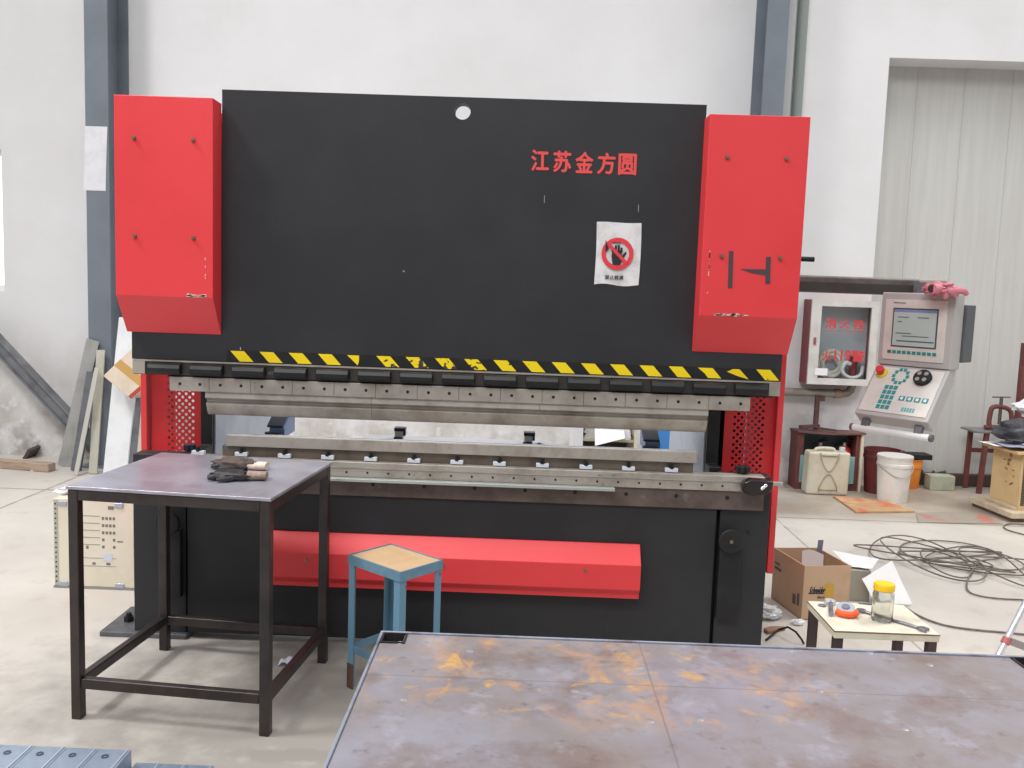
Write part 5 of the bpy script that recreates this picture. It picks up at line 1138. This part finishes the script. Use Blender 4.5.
for fx, fz, w_, h_ in ((.42, .53, .012, .016), (.5, .71, .016, .012), (.68, .71, .02, .012), (.83, .455, .03, .006), (.72, .08, .03, .018)):
    xa, z_ = cp(fx, fz); m.box((xa-w_/2, yq-.0012, z_-h_/2), (xa+w_/2, yq-.0002, z_+h_/2))
for z_f in (.65, .74):
    xa, z_ = cp(.36, z_f); xb, _ = cp(.78, z_f); m.box((xa, yq-.0012, z_), (xb, yq-.0002, z_+.0015))
m.build('stencil_print', mat('stencil_grey', (122, 118, 112), .7), cb_, smooth=False)
xa, z_ = cp(.68, .635); MB().box((xa-.024, yq-.0016, z_-.018), (xa+.02, yq-.0003, z_+.018)).build('sticker', mat('pale_blue_sticker', (206, 214, 232), .5), cb_)
yo = yq+.40; zo = pt(105, 487, yo).z; xo0, xo1 = pt(84, 495, yo).x, pt(140, 495, yo).x
PBX = thing('peach_carton', 'peach cardboard carton standing behind the stencilled plywood crate', 'carton', ((xo0+xo1)/2, yo+.12, 0))
MB().box((xo0, yo, 0), (xo1, yo+.25, zo)).build('carton_body', mat('peach_card', (226, 186, 156), .8), PBX, bevel=.003)
MB().box((xo0+.07, yo-.002, zo-.12), (xo0+.09, yo-.0003, zo)).build('tape', mat('tan_tape', (206, 160, 126), .5), PBX)
v = fl(92, 500); m = MB(); blob(m, (pt(66, 494, yq+.12).x, yq+.12, zc+.014), .05, .05, .016, 0, 2, .6, 20, 10)
for q_ in m.bm.verts: q_.co.z = max(q_.co.z, zc+.001)
solo('polythene_wrap', m, mat('white_polythene', (226, 228, 232), .35), (pt(66, 494, yq+.12).x, yq+.12, zc), 'crumpled white polythene lying on the stencilled crate top', 'plastic wrap', ang=40)

# ================================================================ things seen through the throat
ys = 2.3
a = pt(573, 440, ys); b = pt(637, 445, ys)
SHF = thing('shelf_unit', 'white shelf unit with papers seen through the press throat', 'shelf', ((a.x+b.x)/2, ys+.2, 0))
sw = (pt(583, 440, ys).x-a.x); zsh = pt(600, 440, ys).z
MB().box((a.x, ys, 0), (a.x+sw, ys+.45, .95)).build('side_panel', M_white, SHF, bevel=.003)
MB().box((b.x-.02, ys, 0), (b.x, ys+.45, .95)).build('side_panel', mat('cream_panel', (214, 206, 190), .6), SHF, bevel=.003)
MB().box((a.x+sw, ys+.43, 0), (b.x-.02, ys+.45, .95)).build('back_panel', mat('shelf_dark', (70, 66, 62), .7), SHF)
for z_ in (zsh-.012, .92): MB().box((a.x+sw, ys+.01, z_), (b.x-.02, ys+.43, z_+.016)).build('shelf_board', mat('beige_shelf', (176, 166, 146), .6), SHF)
for k, (x_, lab) in enumerate(((a.x+sw+.01, 'stack of grey papers on the shelf unit, nearer its thick white side'), (a.x+sw+.18, 'stack of white papers on the shelf unit, nearer its cream side'))):
    m = MB()
    for j in range(5): m.box((x_+.006*(j % 3), ys+.02+.004*j, zsh+.0045+.012*j), (x_+.145+.004*(j % 2), ys+.32, zsh+.015+.012*j))
    solo('paper_stack', m, mat('grey_papers', (200, 196, 190), .8) if k == 0 else M_paper, (x_+.09, ys+.17, zsh+.004), lab, 'papers', 'papers on the shelf unit', smooth=False)
v = pt(602, 436, ys)
x_ = v.x-.05; m = MB(); m.grid(lambda u, w_: (x_+.20*u, ys-.06+.3*w_, zsh+.069-.10*max(0, .25-w_)/.25*(1-.6*u)), 10, 10, .002); solo('drooping_sheet', m, M_paper, (x_+.1, ys+.1, zsh+.07), 'white sheet drooping over the shelf edge above the dark gap', 'paper', ang=60)
a = pt(650, 440, 2.35); 
BC = thing('blue_cabinet', 'bright blue steel cabinet behind the press throat', 'cabinet', (a.x+.2, 2.55, 0))
MB().box((a.x, 2.35, 0), (a.x+.42, 2.75, 1.1)).build('cabinet_body', mat('bright_blue_paint', (58, 128, 200), .45), BC, bevel=.004)
MB().box((a.x+.012, 2.335, .05), (a.x+.408, 2.3495, 1.08)).build('door', mat('bright_blue_door', (64, 134, 206), .45), BC, bevel=.003)
# scrap of paper on the floor under the table
c = fl(287, 664); m = MB(); m.grid(lambda u, v: (c.x-.03+.06*u+.01*v, c.y-.03+.06*v, .004+.018*abs(sin(u*4+v*3))), 8, 8, .001); solo('paper_scrap', m, mat('scrap_paper', (226, 226, 240), .8), (c.x, c.y, 0), 'small crumpled white paper scrap on the floor beneath the steel table', 'paper', ang=60)
